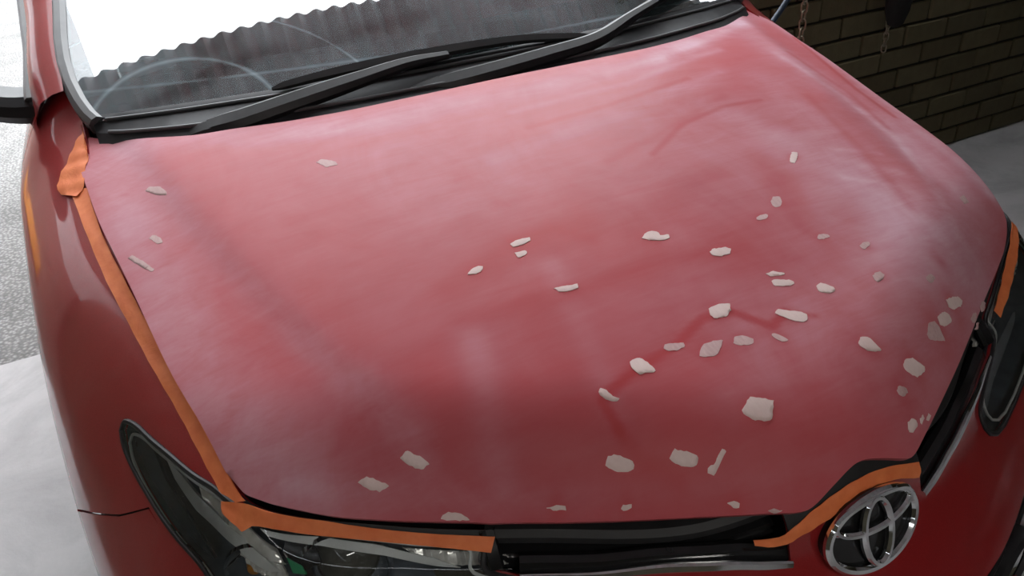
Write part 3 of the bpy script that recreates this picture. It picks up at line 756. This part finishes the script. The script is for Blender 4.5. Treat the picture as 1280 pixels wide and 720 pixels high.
lamp_patch('mesh_panel', [(500, 686), (610, 692), (636, 712), (545, 712)], .016, M_reflector, ribs=170)
lamp_patch('lower_bezel', [(540, 716), (640, 716), (652, 724), (545, 726)], .010, M_chrome)
lamp_patch('black_divider', [(350, 680), (390, 684), (398, 712), (375, 724), (345, 700)], .022, M_gloss)
lamp_patch('green_label', [(352, 704), (372, 716), (378, 728), (360, 726)], .020, M_green)
def lathe(prof, n, M4):
    V = []; F = []; m = len(prof)
    for k in range(n):
        a = 2*math.pi*k/n
        for r, h in prof: V.append(np.array(M4 @ Vector((r*math.cos(a), r*math.sin(a), h))))
    for k in range(n):
        for j in range(m-1): F.append((k*m+j, ((k+1) % n)*m+j, ((k+1) % n)*m+j+1, k*m+j+1))
    return V, F
def face_dir_(p, d): return Matrix.Translation(Vector(p)) @ Vector(d).to_track_quat('Z', 'Y').to_matrix().to_4x4()
fwd = (-.35, -.9, .12)
pc = lamp_pt(426, 722, .052); M4 = face_dir(pc, fwd)
v_, f_ = lathe([(.048, .012), (.053, .020), (.056, .016), (.052, -.004), (.042, -.020), (.040, -.022), (.044, -.004), (.048, .012)], 36, M4); new_obj('projector_ring', v_, f_, M_chrome, hlamp)
v_, f_ = lathe([(.0001, .026), (.013, .0245), (.024, .019), (.033, .009), (.038, -.004), (.040, -.02)], 32, M4)
M_bulb = plain('projector_glass', (.10, .10, .085), .06, .0, coat=1.0); new_obj('projector_lens', v_, f_, M_bulb, hlamp)
pc2 = lamp_pt(296, 718, .035); M4 = face_dir(pc2, fwd)
v_, f_ = lathe([(.030, .006), (.033, .010), (.034, .004), (.024, -.012), (.010, -.02), (.0001, -.021)], 28, M4); new_obj('indicator_bowl', v_, f_, M_chrome, hlamp)
v_, f_ = lathe([(.0001, .012), (.007, .010), (.010, .002), (.009, -.02)], 16, M4); new_obj('bulb', v_, f_, M_amber, hlamp)
hlamp2 = adopt(mir('headlight', hlamp, None))
for c_ in list(hlamp.children): mir(c_.name.split('.')[0], c_, hlamp2)

# ------------------------------------------------------------------ grille
gl = bmesh.new()
def gcurve(t_off, depth, s0, s1, n=26, side=-1):
    s = np.linspace(s0, s1, n); tt = np.full(n, t_off) if np.isscalar(t_off) else np.interp(s, *t_off)
    P = S_body(s, tt)-bn(s, tt)*depth
    if side > 0: P = P*np.array([-1, 1, 1])
    return P
sA, sB = g_in[0]-.02, up[-1][0]+.05
# backing shell behind the openings
V = []; F = []
ss = np.linspace(8.6, NS-1, 60); tt = np.linspace(-0.0, 5.4, 26)
for a in ss:
    P = S_body(np.full(26, a), tt); nn_ = bn(np.full(26, a), tt); V += list(P-nn_*.095-np.array([0, 0, .0]))
nB = len(V); V += [v*np.array([-1, 1, 1]) for v in V]
for i in range(59):
    for j in range(25):
        a = i*26+j; F.append((a, a+1, a+27, a+26)); F.append((nB+a+26, nB+a+27, nB+a+1, nB+a))
grille = adopt(new_obj('grille', V, F, M_dark)); grille['label'] = 'black upper grille under the hood edge'
for side in (-1, 1):
    v_, f_ = sweep(gcurve(.06, .018, sA, sB, side=side), rrect(.030, .022), up=(0, 0, 1)); new_obj('grille_top_trim', v_, f_, M_rubber, grille)
    tb = np.interp(np.linspace(sB, sA, 8), cs[::-1][:, 0] if cs[0, 0] > cs[-1, 0] else cs[:, 0], cs[::-1][:, 1] if cs[0, 0] > cs[-1, 0] else cs[:, 1])
    for k in (1, 2):
        fr_k = k/3.0
        v_, f_ = sweep(gcurve((np.linspace(sB, sA, 8), .25+(tb-.25)*fr_k), .040, sB, sA, side=side), rrect(.030, .010), up=(0, -.3, 1)); new_obj('grille_slat', v_, f_, M_gloss, grille)
    nn_ = bn(cs[:, 0], cs[:, 1]); P = S_body(cs[:, 0], cs[:, 1])+nn_*.002
    if side > 0: P = P*np.array([-1, 1, 1]); nn_ = nn_*np.array([-1, 1, 1])
    sc = np.interp(np.linspace(0, 1, len(P)), [0, .15, .6, 1], [.8, 1, 1, .45])
    v_, f_ = sweep(P, rrect(.011, .008), up=nn_, scale=sc); o = new_obj('chrome_strip', v_, f_, M_chrome, grille)
    Pt = S_body(cs[:, 0], cs[:, 1]-.10)-bn(cs[:, 0], cs[:, 1]-.10)*.014
    v_, f_ = sweep(Pt*np.array([-1 if side > 0 else 1, 1, 1]), rrect(.030, .020), up=nn_); new_obj('grille_lower_trim', v_, f_, M_gloss, grille)
    Pt = np.array([S_body(a, b)[0]-bn(a, b)[0]*.006 for a, b in resample(np.array([(up[-1][0]+.06, 0.0), tuple(up[-1]+np.array([.06, 0])), tuple(inner[0]+np.array([.05, 0]))]), .05)])
    v_, f_ = sweep(Pt*np.array([-1 if side > 0 else 1, 1, 1]), rrect(.022, .014), up=(0, -1, .2)); new_obj('grille_end_trim', v_, f_, M_gloss, grille)
    for tq in (lg_top+.35, lg_top+.7):
        v_, f_ = sweep(gcurve(tq, .03, 10.95, NS-1, 22, side), rrect(.03, .012), up=(0, 0, 1)); new_obj('lower_grille_slat', v_, f_, M_black, grille)
fst = body_st(1276, 712, True)
for side in (-1, 1):
    p_ = (S_body(fst[0], fst[1])-bn(fst[0], fst[1])*.012)[0]*np.array([-side, 1, 1]); M4f = face_dir(p_, (side*.25, -1, .05))
    def _lathe(prof, n=24):
        V = []; F = []; m = len(prof)
        for k in range(n):
            a = 2*math.pi*k/n
            for r, h in prof: V.append(np.array(M4f @ Vector((r*math.cos(a), r*math.sin(a), h))))
        for k in range(n):
            for j in range(m-1): F.append((k*m+j, ((k+1) % n)*m+j, ((k+1) % n)*m+j+1, k*m+j+1))
        return V, F
    v_, f_ = _lathe([(.040, .004), (.052, .010), (.058, .004), (.058, -.03)]); fg = adopt(new_obj('fog_lamp', v_, f_, M_black))
    v_, f_ = _lathe([(.0001, -.015), (.02, -.013), (.042, .004)]); new_obj('fog_reflector', v_, f_, M_chrome, fg)
# dark sheet added under the hood so that no daylight shows through the gaps
HL2 = np.vstack([cr([(0, .80), (-.4, .81), (-.66, .90)], 8), cr([(-.70, .88), (-.69, .60), (-.66, .40), (-.63, .27)], 8), cr([(-.58, .22), (-.40, .13), (-.2, .04), (0, -.01)], 8)])
r2 = HL2[::-1].copy(); r2[:, 0] *= -1; lo_ = resample(np.vstack([HL2, r2[1:-1]]), .03, True)
g2 = np.stack(np.meshgrid(np.arange(-.7, .7, .03), np.arange(-.05, .95, .03)), -1).reshape(-1, 2)
vv, F = fill(lo_, [], g2, (.03, .03)); V = [np.r_[p, hood_z(*p)-.045] for p in vv]
F = [t if np.cross(V[t[1]]-V[t[0]], V[t[2]]-V[t[0]])[2] > 0 else t[::-1] for t in F]
V, F = skirt(V, F, lambda q: np.array([0, 0, 1.0]), .30); adopt(new_obj('under_hood_light_block', V, F, M_dark))

# shade of the gap under the hood lip, put in as black strips
lip_px = [(345, 637), (379, 645), (447, 657), (532, 666), (612, 670)]; lip = [body_st(*p)+np.array([0, .06]) for p in lip_px]
nose_px = [(978, 667), (1000, 650), (1020, 632), (1040, 617), (1060, 604), (1078, 594)]; nose = [body_st(*p)+np.array([0, .06]) for p in nose_px]
lipc = np.array(lip); lipc = lipc[np.argsort(lipc[:, 0])]; nosec = np.array(nose); nosec = nosec[np.argsort(nosec[:, 0])]
for crv, s0, s1 in ((lipc, 9.75, up[-1][0]+.12), (nosec, g_in[0]-.0, NS-1)):
    ss_ = np.linspace(s0, s1, 24); tt_ = np.maximum(np.interp(ss_, crv[:, 0], crv[:, 1]), .08)
    pl = np.vstack([np.column_stack([ss_, np.full(24, .0)]), np.column_stack([ss_, tt_])[::-1]])
    o = adopt(body_panel('lip_gap_strip', densify(pl), [], M_rubber, depth=.002, off=.0014)); adopt(mir('lip_gap_strip', o, None))
# ------------------------------------------------------------------ badge
ec = near_st((0, -.10, .69)); 
e_st = body_st(1082, 655); ec = S_body(e_st[0], e_st[1])[0]; ec[0] = 0.0
en = bn(np.array([NS-1-.01]), np.array([e_st[1]]))[0]; en[0] = 0; en /= np.linalg.norm(en)
ex = np.array([1.0, 0, 0]); ey = np.cross(en, ex); ey = ey if ey[2] > 0 else -ey
def ell(a, b, cx=0, cy=0, n=64, lift=0.0, bend=.0):
    return np.array([ec+ex*(cx+a*math.cos(q))+ey*(cy+b*math.sin(q))+en*(lift-bend*(cx+a*math.cos(q))**2) for q in np.linspace(0, 2*math.pi, n, endpoint=False)])
EA, EB = .069, .0475
rim = ell(EA, EB, lift=.011, bend=1.2); V = list(ell(EA, EB, lift=-.010, bend=1.2))+list(rim)+[ec+en*.011]
F = [(k, (k+1) % 64, 64+(k+1) % 64, 64+k) for k in range(64)]+[(64+k, 64+(k+1) % 64, 128) for k in range(64)]
badge = adopt(new_obj('badge', V, F, M_gloss)); badge['label'] = 'chrome oval badge of three crossing rings'
def ring(name, a, b, cx, cy, w, lift):
    P = ell(a, b, cx, cy, 72, lift+.007, 1.2); v_, f_ = sweep(P, [(-w/2, -.003), (w/2, -.003), (w/2, .001), (w*.22, .0042), (-w*.22, .0042), (-w/2, .001)], up=en, closed=True)
    new_obj(name, v_, f_, M_chrome, badge, sharp=.5)
ring('outer_ring', EA-.001, EB-.001, 0, 0, .0105, .008)
ring('upper_ring', EA*.84, EB*.43, 0, EB*.50, .0085, .0092)
ring('upright_ring', EA*.30, EB*.90, 0, 0, .0085, .0100)

# ------------------------------------------------------------------ windscreen, cowl, wipers
def W(x, v):
    x = np.asarray(x, float); v = np.asarray(v, float)
    return np.stack([x*(1-.06*v), .92+.07*(x/.7)**2+v*.866, 1.02+v*.5-.01*(x/.7)**2*(v < -9)], -1)
def Wn(x, v, e=1e-3):
    a = W(x+e, v)-W(x-e, v); b = W(x, v+e)-W(x, v-e); n = np.cross(a, b); n /= np.linalg.norm(n); return n if n[2] > 0 else -n
def ray_W(px, py, off=0.0):
    d = ray(px, py); x, v, t = 0.0, .1, 1.5
    for _ in range(25):
        n = Wn(x, v); F0 = W(x, v)+n*off-(CP+t*d); e = 1e-4
        J = np.stack([(W(x+e, v)-W(x, v))/e, (W(x, v+e)-W(x, v))/e, -d], 1); s = np.linalg.solve(J, -F0); x += s[0]; v += s[1]; t += s[2]
    return x, v
def W_at(px, py, off=0.0):
    x, v = ray_W(px, py, off); return W(x, v)+Wn(x, v)*off
def arc3(a, b, c, wd, amt):
    """circle through three points seen on the glass (edge of a wiped area)"""
    A, B, C = [W(*ray_W(*q)) for q in (a, b, c)]; ab, ac = B-A, C-A; n = np.cross(ab, ac)
    ctr = A+(np.cross(n, ab)*(ac@ac)+np.cross(ac, n)*(ab@ab))/(2*(n@n)); return (*[float(q) for q in ctr], float(np.linalg.norm(A-ctr)), wd, amt)
M_glass = make_glass('windscreen_glass', (.30, .34, .34), 0.0, 2.2, .26, (.34, .45, .49), [arc3((128, 122), (200, 79), (310, 88), .007, .35), arc3((395, 45), (432, 66), (455, 84), .004, .30), arc3((320, 92), (470, 72), (640, 45), .005, .22)])
gl_px = [(150, 163), (128, 157), (112, 143), (100, 126), (89, 104), (81, 78), (77, 50), (75, 0)]
gl_edge = [ray_W(*p) for p in gl_px]
xe_v = np.array([e[1] for e in gl_edge]); xe_x = np.array([-e[0] for e in gl_edge])
def glass_half(v):
    top = xe_x[-1]
    return np.where(v <= xe_v[-1], np.interp(v, xe_v, xe_x), top-.02*(v-xe_v[-1]))
def glass_grid(v0, v1, off, nx=60, nv=60, k=1.0):
    V = []; F = []
    for v in np.linspace(v0, v1, nv):
        h = float(glass_half(v))*k
        for u in np.linspace(-1, 1, nx): V.append(W(u*h, v)+Wn(u*h, v)*off)
    for j in range(nv-1):
        for i in range(nx-1): a = j*nx+i; F.append((a, a+1, a+nx+1, a+nx))
    return V, F
v_, f_ = glass_grid(-.01, .98, 0); wind = adopt(new_obj('windshield', v_, f_, M_glass)); wind['label'] = 'dusty windscreen mirroring the corrugated roof edge and sky'
# black painted border along the foot of the glass (behind it)
v_, f_ = glass_grid(-.012, .085, -.004, 60, 10); new_obj('black_border', v_, f_, M_black, wind)
# side trim strips
for side in (-1, 1):
    vs = np.linspace(-.01, .98, 60); P = np.array([W(side*float(glass_half(v))*1.004, v)+Wn(side*.6, v)*.004 for v in vs]); ups = np.array([Wn(side*.6, v) for v in vs])
    v_, f_ = sweep(P+ups*(-.012), rrect(.026, .036), up=ups); o = adopt(new_obj('windshield_trim', v_, f_, M_greytrim))
# cowl panel between hood and glass
xs_ = np.linspace(-.70, .70, 70); V = []; F = []
rl = np.array(cr(rear_L, 8)); ry = lambda x: np.interp(abs(x), -rl[:, 0], rl[:, 1])
for x in xs_:
    y0 = ry(x)-.03; y1 = float(W(x, 0.005)[1]); z1 = float(W(x, 0.005)[2])
    for k, (f_k, dz) in enumerate([(0, -.045), (.30, -.030), (.42, -.020), (.50, -.022), (.85, -.008), (.90, -.003), (1.0, .0), (1.0, -.03)]):
        V.append((x, y0+(y1-y0)*f_k, z1+dz))
for i in range(len(xs_)-1):
    for j in range(7): a = i*8+j; F.append((a, a+8, a+9, a+1))
cowl = adopt(new_obj('cowl_panel', V, F, M_cowl, sharp=.5))
for fk in (2, 4):
    pth = np.array([np.array(V[i*8+fk])+np.array([0, 0, .0025]) for i in range(1, len(xs_)-1)]); v_, f_ = sweep(pth, rrect(.006, .006), up=(0, 0, 1)); new_obj('cowl_rib', v_, f_, M_greytrim, cowl)
# wipers
def wiper(arm_px, blade_px, label, cap_px):
    P = np.array([W_at(px, py, off) for px, py, off in arm_px]); P = cr(P, 8); n_ = np.array([0, -.5, .866])
    sc = np.interp(np.linspace(0, 1, len(P)), [0, .12, .5, .8, 1], [1.3, 1.5, 1.3, .85, .6])
    v_, f_ = sweep(P, [(-.014, -.006), (.014, -.006), (.014, .002), (.007, .008), (-.007, .008), (-.014, .002)], up=n_, scale=sc); arm = adopt(new_obj('wiper', v_, f_, M_black, sharp=.6)); arm['label'] = label
    B = cr(np.array([W_at(px, py, off) for px, py, off in blade_px]), 10)
    sb = np.interp(np.linspace(0, 1, len(B)), [0, .04, .5, .96, 1], [.3, .8, 1.2, .8, .3])
    v_, f_ = sweep(B, [(-.008, -.011), (-.002, -.011), (.003, -.003), (.012, .002), (.010, .009), (-.003, .013), (-.010, .006)], up=n_, scale=sb); new_obj('wiper_blade', v_, f_, M_rubber, arm)
    c0, c1 = np.array([W_at(*q) for q in cap_px]); cc = cr(np.array([c0, (c0+c1)/2+n_*.004, c1]), 6)
    v_, f_ = sweep(cc, rrect(.030, .018), up=n_, scale=np.linspace(.7, 1.05, len(cc))); new_obj('wiper_pivot_cap', v_, f_, M_black, arm)
wiper([(262, 160, .020), (300, 149, .030), (370, 125, .036), (450, 98, .036), (510, 78, .034), (560, 68, .030)], [(340, 112, .014), (420, 92, .014), (520, 72, .014), (640, 52, .014), (742, 46, .014)], 'wiper nearest the taped fender', [(232, 172, .012), (272, 158, .022)])
wiper([(545, 107, .020), (600, 93, .030), (680, 70, .034), (745, 49, .036), (790, 20, .034), (830, -4, .03)], [(748, 44, .014), (800, 14, .014), (850, -14, .014), (900, -40, .014), (940, -62, .014)], 'wiper nearer the middle of the windscreen', [(505, 122, .012), (552, 104, .022)])
# dashboard, seats back, roof, pillars
V = []; F = []; prof = [(.02, -.02), (.10, -.03), (.30, -.02), (.50, -.05), (.60, -.12), (.62, -.30)]
for x in np.linspace(-.66, .66, 24):
    y0 = float(W(x, 0)[1])
    for a, b in prof: V.append((x, y0+a, 1.02+b+.0*x-.01*(abs(x)/.66)**4))
for i in range(23):
    for j in range(5): a = i*6+j; F.append((a, a+6, a+7, a+1))
adopt(new_obj('dashboard', V, F, M_dash))
def pillar_curve(side, du, dn):
    vs = np.linspace(.066, .98, 50); out = []
    for v in vs:
        h = float(glass_half(max(v, .105))); out.append(W(side*(h+.012), v)+np.array([side*du, dn*.4, -dn]))
    return np.array(out)
for side in (-1, 1):
    rows = [pillar_curve(side, .0, -.006), pillar_curve(side, .02, -.002), pillar_curve(side, .042, .010), pillar_curve(side, .058, .035), pillar_curve(side, .066, .075)]
    V = np.vstack(rows); n_ = 50; F = [(r*n_+i, r*n_+i+1, (r+1)*n_+i+1, (r+1)*n_+i) for r in range(4) for i in range(n_-1)]
    if side < 0: F = [f[::-1] for f in F]
    ap = adopt(new_obj('a_pillar', V, F, M_paint)); ap['label'] = 'red windscreen pillar'
    # black frame and side window behind the pillar
    P = pillar_curve(side, .068, .09)[6:]; v_, f_ = sweep(P, rrect(.03, .02), up=(0, -.5, .86)); adopt(new_obj('window_frame', v_, f_, M_greytrim))
    bot = np.array([(side*.775, y, 1.012) for y in np.linspace(1.22, 2.3, 50)]); topc = pillar_curve(side, .066, .085)
    V = np.vstack([bot, topc]); F = [(i, i+1, 50+i+1, 50+i) for i in range(49)]; adopt(new_obj('side_window', V, F, M_side))
    v_, f_ = sweep(bot+np.array([side*.006, 0, -.004]), rrect(.02, .018), up=(0, 0, 1)); adopt(new_obj('belt_trim', v_, f_, M_greytrim))
tp = np.array([W(u*float(glass_half(.98)), .98) for u in np.linspace(-1.1, 1.1, 24)]); V = []; F = []
for k, (dy, dz, kx) in enumerate([(0, 0, 1), (.15, .04, 1.01), (.6, .06, 1.02), (1.2, .03, 1.0), (1.7, -.06, .96), (2.2, -.30, .93), (2.42, -.50, .9)]):
    for p_ in tp: V.append((p_[0]*kx, p_[1]-(abs(p_[0])/.7)**4*.02+dy, p_[2]+dz-.05*(abs(p_[0])/.75)**4))
for k in range(6):
    for i in range(23): a = k*24+i; F.append((a, a+1, a+25, a+24))
adopt(new_obj('car_roof', V, F, M_paint))
hV = [np.array(v)-np.array([0, 0, .03]) for v in V]; adopt(new_obj('headliner', hV, F, M_dash))
re_ = np.array(V)[-24:]; V = list(re_)+[(p_[0]*1.0, 4.12, .95) for p_ in re_]+[(p_[0]*1.0, 4.12, .30) for p_ in re_]
adopt(new_obj('tailgate', V, [(k*24+i, k*24+i+1, k*24+i+25, k*24+i+24) for k in range(2) for i in range(23)], M_paint))
RV = np.array(hV).reshape(7, 24, 3)
for e_ in (0, 23):
    side = -1 if RV[0, e_, 0] < 0 else 1
    edge = cr(np.vstack([RV[:, e_]]), 6); bot = np.array([(side*np.interp(p_[1], [1.2, 3.4, 4.1], [.775, .73, .62]), p_[1], np.interp(p_[1], [1.2, 3.4, 4.1], [1.01, 1.05, .95])) for p_ in edge])
    V = np.vstack([edge, bot]); n_ = len(edge); adopt(new_obj('rear_side_window', V, [(i, i+1, n_+i+1, n_+i) for i in range(n_-1)], M_side))
rs_ = bmesh.new(); bm_box(rs_, (0, 3.2, .80), (1.36, .16, 1.0), Matrix.Rotation(-.2, 3, 'X'), .05); adopt(bm_obj('rear_seat', rs_, M_dash))
for side in (-1, 1):
    seat = bmesh.new(); bm_box(seat, (side*.36, 2.35, .95), (.48, .16, .62), Matrix.Rotation(-.3, 3, 'X'), .05); bm_box(seat, (side*.36, 2.42, 1.33), (.26, .10, .18), Matrix.Rotation(-.25, 3, 'X'), .04); bm_box(seat, (side*.36, 2.05, .62), (.50, .52, .16), None, .05)
    adopt(bm_obj('front_seat', seat, M_dash))
# side mirrors
for side in (-1, 1):
    V, F = sweep(cr(np.array([(side*.775, 1.24, 1.00), (side*.83, 1.235, 1.005), (side*.90, 1.24, 1.03), (side*.95, 1.245, 1.06)]), 6), rrect(.11, .05), up=(0, 0, 1), scale=np.linspace(1.1, .8, 19)); arm = adopt(new_obj('side_mirror', V, F, M_black))
    bm = bmesh.new(); bmesh.ops.create_uvsphere(bm, u_segments=24, v_segments=14, radius=1.0)
    bmesh.ops.transform(bm, matrix=Matrix.Translation((side*1.02, 1.26, 1.12)) @ Matrix.Diagonal((.115, .07, .08, 1)), verts=bm.verts)
    bm_obj('mirror_shell', bm, M_paint, arm)
    V = [np.array((side*1.02+.098*math.cos(a), 1.312, 1.12+.066*math.sin(a))) for a in np.linspace(0, 2*math.pi, 28, endpoint=False)]
    new_obj('mirror_glass', V, [tuple(range(28))], M_chrome, arm)
    # triangular base cover
    V = [(side*.785, 1.13, 1.005), (side*.775, 1.30, 1.012), (side*.765, 1.30, 1.12), (side*.765, 1.13, 1.0), (side*.755, 1.30, 1.012), (side*.745, 1.30, 1.12)]
    new_obj('mirror_base_cover', V, [(0, 1, 2), (3, 5, 4), (0, 2, 5, 3)], M_greytrim, arm, smooth=False)
# wheels
for wy in (.84, 3.44):
    for side in (-1, 1):
        M4 = face_dir((side*.80, wy, .312), (side, 0, 0))
        v_, f_ = lathe([(.20, -.09), (.27, -.10), (.305, -.085), (.312, -.04), (.312, .02), (.305, .055), (.27, .066), (.21, .058), (.20, -.09)], 40, M4); tw = adopt(new_obj('wheel', v_, f_, M_tyre))
        v_, f_ = lathe([(.0001, .03), (.04, .032), (.06, .02), (.18, .035), (.205, .055), (.205, -.09)], 40, M4); new_obj('rim', v_, f_, M_rim, tw)

# ================================================================== orange masking tape
_BVR = _BV*np.array([-1, 1, 1]); _nbv = len(_BV)
FULL_BVH = BVHTree.FromPolygons([tuple(v) for v in np.vstack([_BV, _BVR])], _trf+[tuple(k+_nbv for k in t[::-1]) for t in _trf])
def body_hit(px, py):
    d = ray(px, py); loc, nrm, idx, dist = FULL_BVH.ray_cast(Vector(CP), Vector(d))
    if loc is None or dist > 2.3:
        best = None
        for q in np.linspace(.6, 2.2, 120):
            l2, n2, i2, d2 = FULL_BVH.find_nearest(Vector(CP+d*q))
            if best is None or d2 < best[0]: best = (d2, l2, n2)
        loc, nrm = best[1], best[2]
    n_ = np.array(nrm); loc = np.array(loc)
    if n_@d > 0: n_ = -n_
    return loc, n_
def tape(label, edge_a, edge_b, off=.003, n=30, wob=.0008):
    """masking tape laid on the body between two measured edges"""
    def rs(E):
        E = cr(np.array(E, float), 8); Ld = np.r_[0, np.cumsum(np.linalg.norm(np.diff(E, axis=0), axis=1))]; q = np.linspace(0, Ld[-1], n); return np.column_stack([np.interp(q, Ld, E[:, 0]), np.interp(q, Ld, E[:, 1])])
    a, b = rs(edge_a), rs(edge_b); P = np.zeros((n, 6, 3)); Nn = np.zeros((n, 6, 3))
    for i in range(n):
        for k in range(6): P[i, k], Nn[i, k] = body_hit(*(a[i]+(b[i]-a[i])*k/5))
    for _ in range(2):
        Nn[1:-1] = (Nn[:-2]+Nn[1:-1]*2+Nn[2:])/4; Nn[:, 1:-1] = (Nn[:, :-2]+2*Nn[:, 1:-1]+Nn[:, 2:])/4
    Nn /= np.linalg.norm(Nn, axis=2)[..., None]
    w = np.array([[math.sin(i*1.7+k*.9)+.6*math.sin(i*.6-k*1.3) for k in range(6)] for i in range(n)])
    V = (P+Nn*(off+wob*w)[..., None]).reshape(-1, 3); Nf = Nn.reshape(-1, 3); F = [(i*6+k, i*6+k+1, i*6+k+7, i*6+k+6) for i in range(n-1) for k in range(5)]
    f0 = F[len(F)//2]
    if np.cross(V[f0[1]]-V[f0[0]], V[f0[2]]-V[f0[0]])@Nf[f0[0]] < 0: F = [f[::-1] for f in F]
    V3, F = skirt(V, F, lambda q: Nf[q], .0008)
    o = new_obj('masking_tape', V3, F, M_tape, sharp=1.2); tag(o, label, 'tape', 'orange masking tape around the hood'); return o
tape('long straight orange tape strip along the fender beside the hood', [(90, 240), (112, 300), (135, 353), (163, 407), (192, 460), (233, 532), (261, 586), (285, 630)], [(110, 236), (131, 298), (159, 353), (186, 405), (219, 458), (266, 528), (291, 584), (309, 626)], n=44)
tape('wrinkled orange tape piece curving round the hood corner by the windscreen', [(116, 156), (97, 180), (86, 205), (75, 233), (79, 245)], [(133, 166), (117, 191), (109, 212), (108, 234), (99, 248)], n=18, off=.005, wob=.0014)
tape('orange tape strip across the top of the headlight at the photo lower left', [(282, 627), (310, 629), (345, 637), (379, 645), (447, 657), (532, 666), (619, 670)], [(283, 642), (300, 657), (308, 665), (318, 657), (345, 661), (390, 668), (460, 675), (545, 683), (614, 690)], off=.007, n=44)
tape('curved orange tape strip over the chrome badge', [(940, 674), (978, 667), (1020, 632), (1060, 604), (1100, 585), (1146, 577)], [(942, 681), (975, 680), (1010, 662), (1050, 635), (1085, 611), (1112, 599), (1146, 596)], off=.004)
tape('orange tape strip on the far headlight by the hood edge', [(1259, 280), (1256, 310), (1247, 350), (1237, 390)], [(1267, 290), (1266, 322), (1257, 362), (1244, 399)], off=.008, n=18)
tape('small orange tape end at the far rear corner of the hood', [(930, 10), (926, 4), (922, -6)], [(914, 12), (908, 6), (906, -4)], off=.012, n=8)

# ================================================================== things hanging by the brick wall
def link_mesh(Lk, Wd, r):
    path = [(0, (Wd/2)*math.cos(a), (Lk/2-Wd/2)*(1 if math.sin(a) >= 0 else -1)+(Wd/2)*math.sin(a)) for a in np.linspace(0, 2*math.pi, 14, endpoint=False)]
    v_, f_ = sweep(np.array(path), circ(r, 6), up=(1, 0, 0), closed=True)
    me = bpy.data.meshes.new('chain_link'); me.from_pydata([tuple(map(float, v)) for v in v_], [], f_); me.materials.append(M_chain); me.polygons.foreach_set('use_smooth', [True]*len(me.polygons)); return me
def chain(x, y, z0, z1, label, lk=.036, wd=.022, r=.0034):
    c = tag(empty('chain', (x, y, z0)), label, 'chain'); me = link_mesh(lk, wd, r); z = .0; k = 0
    while z0+z < z1:
        o = bpy.data.objects.new('chain_link', me); COL.objects.link(o); o.parent = c; o.location = (.004*math.sin(z*5), 0, z+lk/2); o.rotation_euler = (0, 0, (k % 2)*math.pi/2+.3); z += lk-2.4*r; k += 1
p1 = at_axis(1004, 18, 1, 1.46); chain(p1[0], p1[1], .30, 2.36, 'steel chain hanging in front of the brick wall beside the hood corner')
p2 = at_axis(1108, 42, 1, 1.56); chain(p2[0], p2[1], p2[2]-.07, p2[2]+.06, 'short chain end below the black hanging bundle', .030, .018, .003)
pb = at_axis(1120, 14, 1, 1.55)
V = []; F = []; m = 20; lv = [(-.16, .012), (-.145, .035), (-.10, .052), (-.02, .064), (.08, .070), (.2, .075), (.4, .062), (.7, .040), (1.2, .02), (2.25-pb[2], .012)]
for dz, r in lv:
    for k in range(m):
        a = 2*math.pi*k/m; rr = r*(1+.14*math.sin(3*a+dz*6)+.07*math.sin(7*a+dz*11)); V.append((pb[0]+rr*math.cos(a)*1.0+.02*dz, pb[1]-.01+rr*.6*math.sin(a), pb[2]+dz+.105))
for j in range(len(lv)-1):
    for k in range(m): F.append((j*m+k, j*m+(k+1) % m, (j+1)*m+(k+1) % m, (j+1)*m+k))
F += [tuple(range(m))[::-1], tuple((len(lv)-1)*m+k for k in range(m))]
tag(new_obj('cloth_bundle', V, F, M_cloth), 'black cloth bundle hanging in front of the brick wall', 'cloth')
h0 = at_axis(968, 24, 1, 1.38); h1 = at_axis(988, -6, 1, 1.38)
dirh = (h1-h0); P = cr(np.array([h0-dirh*3.0+np.array([0, 0, .02]), h0, h1, h1+dirh*2.5, h1+dirh*6+np.array([-.1, 0, .6]), (h1[0]+.3, 1.38, 2.36)]), 8)
v_, f_ = sweep(P, circ(.009, 10), up=(0, 1, 0)); tag(new_obj('hose', v_, f_, M_hose), 'dark blue hose slanting beside the hanging chain', 'hose')
